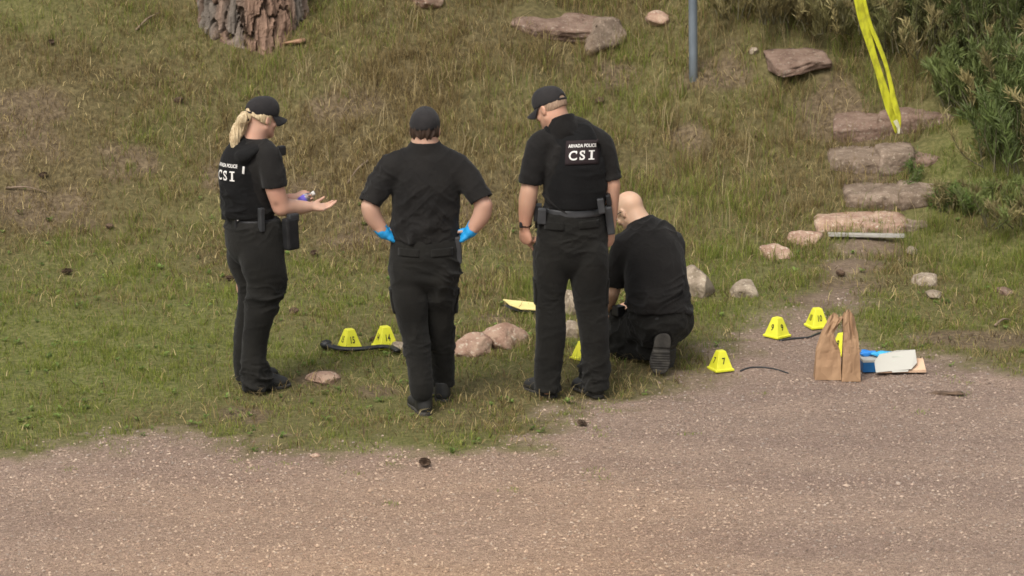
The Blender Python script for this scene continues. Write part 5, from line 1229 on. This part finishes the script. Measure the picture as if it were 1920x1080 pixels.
# ------------------------------------------------------------------ gravel pebbles
def mass(name, v, f, mat, cols, label, cat, smooth=False):
    o = mesh_obj(name, v, f, mat, smooth=smooth, cols=cols); tag(o, label, cat, kind='stuff'); return o
def in_clear(x, y, grow=1.0):
    m = np.zeros(len(x), bool)
    for cx, cy, cr in CLEAR: m |= (x - cx) ** 2 + ((y - cy)) ** 2 < (cr * grow) ** 2
    return m
NP = 54000
n = int(NP * 2.3)
x = rng.uniform(-3.6, 3.8, n); y = rng.uniform(-5.6, 4.2, n)
keep = rng.rand(n) < gravel_mask(x, y) * np.where(y > .6, .5, 1)
x, y = x[keep][:NP], y[keep][:NP]; n = len(x)
oct_v = np.array([[1, 0, 0], [0, 1, 0], [-1, 0, 0], [0, -1, 0], [0, 0, 1], [0, 0, -1]], float)
oct_f = np.array([[0, 1, 4], [1, 2, 4], [2, 3, 4], [3, 0, 4], [1, 0, 5], [2, 1, 5], [3, 2, 5], [0, 3, 5]])
sz = .0045 + .008 * rng.rand(n) ** 2.2; sz *= np.where(rng.rand(n) < .004, 1.7, 1)
V = oct_v[None] * (0.6 + .6 * rng.rand(n, 6, 1)) + rng.normal(size=(n, 6, 3)) * .14
a = rng.uniform(0, 6.28, n); ca, sa = np.cos(a)[:, None], np.sin(a)[:, None]
V = np.stack([V[..., 0] * ca - V[..., 1] * sa, V[..., 0] * sa + V[..., 1] * ca, V[..., 2] * .62], -1) * sz[:, None, None]
V += np.stack([x, y, terrain(x, y) + sz * .18], -1)[:, None]
F = (oct_f[None] + (np.arange(n) * 6)[:, None, None]).reshape(-1, 3)
pal = np.array([[.27, .20, .155], [.34, .26, .205], [.19, .14, .115], [.28, .23, .195], [.36, .285, .225], [.23, .16, .125]])
cc = pal[rng.choice(6, n, p=[.26, .24, .2, .14, .05, .11])] * rng.uniform(.72, 1.18, (n, 1))
cc = cc * (1 + (np.array([.26, .17, .02]) * (np.exp(-((x + .5) / 2.0) ** 2 - ((y + 3.6) / 2.2) ** 2) * (.6 + .8 * n2(x, y, 1.1, 21)))[:, None]))  # same tan middle on the pebbles, part of it painted vignette
big_ = .88 + .22 * n2(x * .45, y * 2.0, .9, 4)
cc = cc * big_[:, None]
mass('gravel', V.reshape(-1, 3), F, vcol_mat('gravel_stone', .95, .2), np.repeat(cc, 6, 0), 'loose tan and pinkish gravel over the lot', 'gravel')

# ------------------------------------------------------------------ grass blades
def blades(x, y, h, wd, lean, az, base, tip, droop=.35, z=None):
    n = len(x); z = terrain(x, y) - .004 if z is None else z
    dx, dy = np.cos(az), np.sin(az); face = az + math.pi / 2 + rng.normal(0, .9, n); sx, sy = np.cos(face) * wd / 2, np.sin(face) * wd / 2
    V = np.zeros((n, 5, 3))
    m1 = lean * h * .35; m2 = lean * h; hz = h * np.sqrt(np.clip(1 - (lean * .8) ** 2, .1, 1))
    for k, (f_, hor, ver) in enumerate(((1, 0, 0), (.75, .30, .55))):
        ox = hor * lean * h * dx; oy = hor * lean * h * dy
        V[:, 2 * k, 0] = x + ox - sx * f_; V[:, 2 * k, 1] = y + oy - sy * f_; V[:, 2 * k + 1, 0] = x + ox + sx * f_; V[:, 2 * k + 1, 1] = y + oy + sy * f_
        V[:, 2 * k, 2] = V[:, 2 * k + 1, 2] = z + ver * hz
    V[:, 4, 0] = x + m2 * dx; V[:, 4, 1] = y + m2 * dy; V[:, 4, 2] = z + hz * (1 - droop * lean)
    F = np.array([[0, 1, 3], [0, 3, 2], [2, 3, 4]])[None] + (np.arange(n) * 5)[:, None, None]
    cl = np.stack([base, base, .5 * (base + tip), .5 * (base + tip), tip], 1)
    return V.reshape(-1, 3), F.reshape(-1, 3), cl.reshape(-1, 3)
def scatter(n, tuft, spread, seed):
    """points in the seen part of the bank and lawn, in tufts"""
    r_ = np.random.RandomState(seed); nt_ = n // tuft
    yc = r_.uniform(-1.2, 9.2, nt_ * 2); half = .165 * (yc + 21) + .5; xc = r_.uniform(-1, 1, nt_ * 2) * half
    ok = r_.rand(nt_ * 2) < half / half.max(); xc, yc = xc[ok][:nt_], yc[ok][:nt_]
    cx, cy = np.repeat(xc, tuft), np.repeat(yc, tuft); rr = np.abs(r_.normal(0, spread, len(cx))); aa = r_.uniform(0, 6.28, len(cx))
    return cx + rr * np.cos(aa), cy + rr * np.sin(aa), aa, np.repeat(r_.rand(len(xc)), tuft), cx, cy
M_grass = vcol_mat('grass_blade', .6, .2, .38)
GREEN = np.array([[.165, .215, .038], [.205, .245, .05], [.27, .285, .075], [.135, .185, .036]])
DRY = np.array([[.30, .228, .10], [.20, .146, .066], [.42, .335, .165], [.13, .09, .046]])
def layer(n, tuft, spread, seed, hmul, width, drybias, cover_pow, name, label, leanr=(.2, .9), hmin=0.0):
    x, y, aa, tr_, cx, cy = scatter(n, tuft, spread, seed); n = len(x)
    z4 = zones(cx, cy); g_, cov, hh_, dk = z4.T
    g_ = np.clip(g_ + ((n2(cx, cy, 1.7, 8) - .5) * .6 + (n2(cx, cy, 5, 9) - .5) * .4) * (.35 + .65 * sstep(.1, .4, g_)) + drybias, 0, 1)
    gmk = gravel_mask(x, y); bmk = bare_mask(x, y)
    keep = (rng.rand(n) < (cov ** cover_pow) * (1 - np.where((x > 1.2) & (y > 1.0) & (y < 6), .93, .5) * bmk) * (1 - gmk) ** 1.4 * (.42 + 1.2 * sstep(.3, .62, n2(cx, cy, 4.3, 14)))) & ~in_clear(x, y, .9)
    if hmin: keep &= hh_ > hmin
    x, y, aa, tr_, g_, hh_, dk, gmk, cx, cy = [q[keep] for q in (x, y, aa, tr_, g_, hh_, dk, gmk, cx, cy)]; n = len(x)
    h = hh_ * hmul * rng.uniform(.45, 1.25, n) * (.45 + 1.1 * n2(cx, cy, 2.6, 12)) * (1 - .6 * gmk)
    isg = rng.rand(n) < np.clip(g_ ** 1.6 * 1.35, 0, .97)
    pg = GREEN[rng.choice(4, n)] * rng.uniform(.8, 1.2, (n, 1)); pd = DRY[rng.choice(4, n, p=[.35, .3, .15, .2])] * rng.uniform(.75, 1.15, (n, 1))
    col = np.where(isg[:, None], pg, pd)
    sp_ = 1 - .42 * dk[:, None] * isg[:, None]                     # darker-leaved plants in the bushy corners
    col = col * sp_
    lean = rng.uniform(*leanr, n); lean = np.where(isg, lean * .8, lean)
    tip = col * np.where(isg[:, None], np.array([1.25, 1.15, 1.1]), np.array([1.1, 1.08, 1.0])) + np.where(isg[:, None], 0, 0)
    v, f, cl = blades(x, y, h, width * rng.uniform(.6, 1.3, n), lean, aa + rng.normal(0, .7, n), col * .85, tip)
    print(name, n)
    return v, f, cl
def combine(ls):
    o_ = 0; V, F, CC = [], [], []
    for v, f, c_ in ls: V.append(v); F.append(f + o_); CC.append(c_); o_ += len(v)
    return np.vstack(V), np.vstack(F), np.vstack(CC)
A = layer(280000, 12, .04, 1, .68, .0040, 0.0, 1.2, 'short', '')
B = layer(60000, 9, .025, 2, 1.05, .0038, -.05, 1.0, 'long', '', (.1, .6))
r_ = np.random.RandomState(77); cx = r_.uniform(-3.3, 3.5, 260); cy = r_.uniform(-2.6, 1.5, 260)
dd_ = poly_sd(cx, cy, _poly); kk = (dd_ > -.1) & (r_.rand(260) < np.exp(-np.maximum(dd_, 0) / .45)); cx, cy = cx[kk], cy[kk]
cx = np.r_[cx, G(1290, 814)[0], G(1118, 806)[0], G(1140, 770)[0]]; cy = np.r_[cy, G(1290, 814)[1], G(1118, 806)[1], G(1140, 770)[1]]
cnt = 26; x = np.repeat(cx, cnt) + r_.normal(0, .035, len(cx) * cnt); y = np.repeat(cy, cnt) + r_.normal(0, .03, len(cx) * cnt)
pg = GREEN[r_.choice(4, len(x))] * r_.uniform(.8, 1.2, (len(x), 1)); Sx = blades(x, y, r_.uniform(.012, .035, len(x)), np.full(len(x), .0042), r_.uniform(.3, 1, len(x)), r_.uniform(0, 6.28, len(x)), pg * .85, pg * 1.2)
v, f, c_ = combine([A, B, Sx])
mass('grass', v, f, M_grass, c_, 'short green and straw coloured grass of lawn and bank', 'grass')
# (sprouts coming up through the gravel edge)
# flattened straw and litter
x, y, aa, tr_, cx, cy = scatter(140000, 5, .07, 5); z4 = zones(cx, cy)
kp = (rng.rand(len(x)) < (1 - z4[:, 0]) ** 1.2 * .95) & ~in_clear(x, y) & (gravel_mask(x, y) < .3)
x, y, aa = x[kp], y[kp], aa[kp]; n = len(x)
pd = DRY[rng.choice(4, n)] * rng.uniform(.55, 1.3, (n, 1))
v, f, c_ = blades(x, y, rng.uniform(.04, .12, n), .006 * rng.uniform(.5, 1.2, n), rng.uniform(.6, 1.15, n), rng.uniform(0, 6.28, n), pd, pd * 1.1, z=terrain(x, y) + rng.uniform(-.01, .04, n))
mass('dead_grass_litter', v, f, M_grass, c_, 'flattened dead straw and litter on the brown bank', 'grass litter')
# tall seed stalks on the bank
x, y, aa, tr_, cx, cy = scatter(6500, 4, .04, 8); z4 = zones(cx, cy); kp = (z4[:, 2] > .115) & ~in_clear(x, y, 1.1) & (rng.rand(len(x)) < .75); x, y, aa, z4 = x[kp], y[kp], aa[kp], z4[kp]; n = len(x)
pd = np.where((rng.rand(n) < z4[:, 0] * .7)[:, None], np.array([.16, .19, .06]), np.array([.42, .34, .19])) * rng.uniform(.75, 1.15, (n, 1))
v, f, c_ = blades(x, y, rng.uniform(.15, .36, n) * (z4[:, 2] / .18) ** .5, .0038 * rng.uniform(.7, 1.5, n), rng.uniform(.1, .6, n), rng.uniform(0, 6.28, n), pd, pd * 1.1)
mass('tall_dry_stalks', v, f, M_grass, c_, 'taller pale seed stalks standing above the bank grass', 'grass')

# broad leaved weeds in the lawn
r_ = np.random.RandomState(31); V, F, CC = [], [], []
for k in range(520):
    y = r_.uniform(-1.2, 4.6); x = r_.uniform(-1, 1) * (.165 * (y + 21) + .2)
    if gravel_mask(np.array([x]), np.array([y]))[0] > .6 or in_clear(np.array([x]), np.array([y]))[0]: continue
    z_ = float(terrain(x, y)); col = np.array([.14, .20, .05]) * r_.uniform(.7, 1.3); R_ = r_.uniform(.012, .035)
    for j in range(r_.randint(5, 10)):
        a = r_.uniform(0, 6.28); d = np.array([math.cos(a), math.sin(a), r_.uniform(.2, .9)]); s_ = np.array([-math.sin(a), math.cos(a), 0]) * R_ * .35; o_ = len(V); p = np.array([x, y, z_ + r_.uniform(0, .02)])
        V += [p, p + d * R_ * .5 + s_, p + d * R_ * np.array([1, 1, .7]), p + d * R_ * .5 - s_]; F.append([o_, o_ + 1, o_ + 2, o_ + 3]); CC += [col * r_.uniform(.85, 1.2)] * 4
mass('low_weeds', np.array(V), np.array(F), M_grass, np.array(CC), 'small broad leaved weeds scattered through the lawn', 'weeds')

# ------------------------------------------------------------------ shrubs at the top right
M_leaf = vcol_mat('shrub_leaf', .5, .3, .25)
def shrub(px, py, hgt, rad_, seed, label, ns=60, col=(.045, .085, .02), dy=0.0, group='bushes at the right end of the bank', up=.1):
    r_ = np.random.RandomState(seed); g_ = G(px, py); bx, by = g_[0], g_[1] + dy; bz = float(terrain(bx, by))
    t = thing('shrub', label, 'bush', (bx, by, bz), group)
    V, F, CC, st = [], [], [], []
    for k in range(ns):
        a = r_.uniform(0, 6.28); rr = rad_ * math.sqrt(r_.rand()); h = hgt * r_.uniform(.5, 1.05) * (1 - .45 * (rr / rad_) ** 2)
        p0 = np.array([math.cos(a) * rr * .85, math.sin(a) * rr * .85, -.05]); p2 = np.array([math.cos(a) * rr * 1.05 + r_.normal() * .06, math.sin(a) * rr * 1.05 + r_.normal() * .06, h])
        p1 = (p0 + p2) / 2 + np.array([0, 0, h * .18]) + r_.normal(size=3) * .05
        c_ = catmull([p0, p1, p2 + np.array([0, 0, -.05 * h])], 5); st.append(tube_v(c_, np.linspace(.006, .002, len(c_)), 4, False))
        tone = r_.uniform(.7, 1.35); base_c = np.array(col) * tone
        if r_.rand() < .22: base_c = np.array([.24, .20, .09]) * tone
        nl = 125
        for j in range(nl):
            q_ = r_.uniform(.15, 1); i_ = q_ * (len(c_) - 1); i0 = min(int(i_), len(c_) - 2); pt = c_[i0] + (c_[i0 + 1] - c_[i0]) * (i_ - i0)
            d = c_[i0 + 1] - c_[i0]; d = d / np.linalg.norm(d) * .6 + r_.normal(size=3) * .55; d[2] += up; d /= np.linalg.norm(d); s = np.cross(d, r_.normal(size=3)); s /= np.linalg.norm(s)
            ll = r_.uniform(.045, .12) * min(1, hgt + .4); ww = ll * .06; o_ = len(V); pt = pt + r_.normal(size=3) * .012
            V += [pt, pt + d * ll * .45 + s * ww, pt + d * ll + np.array([0, 0, -.1 * ll]), pt + d * ll * .45 - s * ww]; F.append([o_, o_ + 1, o_ + 2, o_ + 3]); CC += [base_c * r_.uniform(.8, 1.2)] * 4
    vv, ff = join(st); mesh_obj('stems', vv, ff, M_stem, t, local=True)['kind'] = 'stuff'
    mesh_obj('foliage', np.array(V), np.array(F), M_leaf, t, local=True, smooth=False, cols=np.array(CC))['kind'] = 'stuff'
    return t
M_stem = newmat('shrub_stem', (.10, .09, .05), .8)[0]
shrub(1975, 300, .75, .6, 1, 'dark wispy bush right beside the top step, cut by the right edge', 120, (.10, .13, .04), up=.8)
shrub(1900, 190, .6, .6, 2, 'green bush behind the bush beside the top step', 120, (.11, .135, .042), up=1.0)
shrub(1890, 60, .8, .75, 8, 'bush filling the top right corner', 120, (.10, .12, .038), up=1.0)
shrub(1750, 80, .42, .6, 3, 'low olive bush at the top edge behind the hanging tape', 120, (.125, .125, .046), up=1.2)
shrub(1590, 35, .38, .6, 4, 'low olive brush at the top edge left of the hanging tape', 110, (.15, .135, .055), up=1.1)
shrub(1910, 400, .24, .45, 9, 'low leafy growth under the dark bush at the right edge', 80, (.15, .18, .055), up=.9)
shrub(1450, 20, .34, .5, 10, 'low brown green brush at the top edge right of the metal pole', 80, (.17, .14, .06), up=1.2)
shrub(1775, 392, .2, .13, 6, 'small bright leafy weed at the right end of the third step', 16, (.10, .15, .035), group=None)
shrub(1700, 306, .12, .10, 7, 'little tuft of broad leaves between the middle steps', 10, (.09, .13, .035), dy=-.1, group=None)

# ------------------------------------------------------------------ pine cones and clods
M_cone = noisy('pine_cone', (.06, .04, .028), (.13, .085, .055), 30, .9, .5, 80, .004)
def cone_mesh():
    V, F = [], []
    for ring in range(7):
        zt = ring / 6; rr = .022 * math.sin(math.pi * (.18 + .75 * zt)) + .004
        for k in range(8):
            a = 2 * math.pi * (k + .5 * (ring % 2)) / 8; ca_, sa_ = math.cos(a), math.sin(a); o_ = len(V); zz = -.028 + .056 * zt
            t_ = np.array([-sa_, ca_, 0]); o3 = np.array([ca_, sa_, 0])
            V += [o3 * .004 + t_ * .003 + [0, 0, zz], o3 * .004 - t_ * .003 + [0, 0, zz], o3 * rr - t_ * .009 + [0, 0, zz + .006], o3 * (rr + .004) + [0, 0, zz + .011], o3 * rr + t_ * .009 + [0, 0, zz + .006]]
            F.append([o_, o_ + 1, o_ + 2, o_ + 3, o_ + 4])
    v, f = rock_shape(5, (.013, .013, .03), ICO1, 0)
    return join([(np.array(V), F), (v, [list(q_) for q_ in f])])
cv, cf = cone_mesh()
c0 = mesh_obj('pine_cone', cv, cf, M_cone, local=True, smooth=False); me_cone = c0.data; bpy.data.objects.remove(c0)
cones = [(797, 875, 'dark pine cone on the gravel below the officer in blue gloves', 1.3), (1090, 799, 'pine cone at the gravel edge below the shoes of the officer in the lettered vest', 1.0),
         (1575, 519, 'pine cone lying on the dirt path below the board', 1.3), (552, 590, 'pine cone on the lawn above evidence marker 15', 1.2), (433, 528, 'pine cone in the lawn left of the ponytailed officer', 1.1),
         (589, 480, 'pine cone at the foot of the bank under the outstretched hand', 1.1), (124, 516, 'pine cone alone in the left lawn', 1.3), (205, 430, 'upper one of the pine cones at the left foot of the bank', 1.1),
         (336, 194, 'pine cone on the bank above and left of the ponytail', 1.3), (82, 333, 'pine cone on the bare brown slope at the left', 1.1), (95, 84, 'pine cone high on the slope near the left top corner', 1.1),
         (750, 345, 'pine cone under the left elbow of the officer in blue gloves', 1.0), (1125, 195, 'pine cone in tall grass behind the back of the officer in the lettered vest', 1.3), (700, 640, 'pine cone between the evidence markers 15 and 14', .8)]
for k, (px, py, lb, s) in enumerate(cones):
    o = bpy.data.objects.new('pine_cone', me_cone); C.objects.link(o); g_ = G(px, py); o.location = g_ + np.array([0, 0, .022 * s]); o.scale = (s * .9, s * .62, s * .9)
    o.rotation_euler = (rad(90 + 20 * math.sin(k)), rad(10 * math.cos(k * 2)), k * 1.3); tag(o, lb, 'pine cone', 'pine cones scattered over the ground')
# twigs
M_twig = noisy('twig_bark', (.14, .10, .07), (.24, .18, .125), 30, .9, .3)
for px0, py0, px1, py1, lb in [(10, 356, 90, 366, 'pale fallen stick on the bare slope at the left'), (255, 60, 300, 28, 'thin leaning twig on the slope left of the pine'), (690, 305, 650, 350, 'broken twig in the litter behind the elbow in the blue gloved pose'),
                               (1865, 615, 1895, 605, 'short crooked twig in the grass near the right edge')]:
    a_, b_ = G(px0, py0), G(px1, py1); mid = (a_ + b_) / 2 + np.array([.0, 0, .04]); c_ = catmull([a_ + [0, 0, .015], mid, b_ + [0, 0, .02]], 6)
    v, f = tube_v(c_, np.linspace(.009, .004, len(c_)), 6); o = mesh_obj('twig', v - a_, f, M_twig, local=True); o.location = a_; tag(o, lb, 'twig')
# dark clod on the gravel
for px, py, w_, lb in [(1776, 740, .085, 'flat dark clump of debris on the gravel below the white card box')]:
    v, f = rock_shape(201, (w_, .035, .014), ICO2, 2, rough=.35); g_ = G(px, py); o = mesh_obj('clod', v, f, M_cone, local=True); o.location = g_ + np.array([0, 0, .006]); tag(o, lb, 'clod')

print('TRIS', sum(sum(len(p.vertices) - 2 for p in o.data.polygons) if len(o.data.polygons) < 5000 else len(o.data.loops) - 2 * len(o.data.polygons) for o in SC.objects if o.type == 'MESH'))
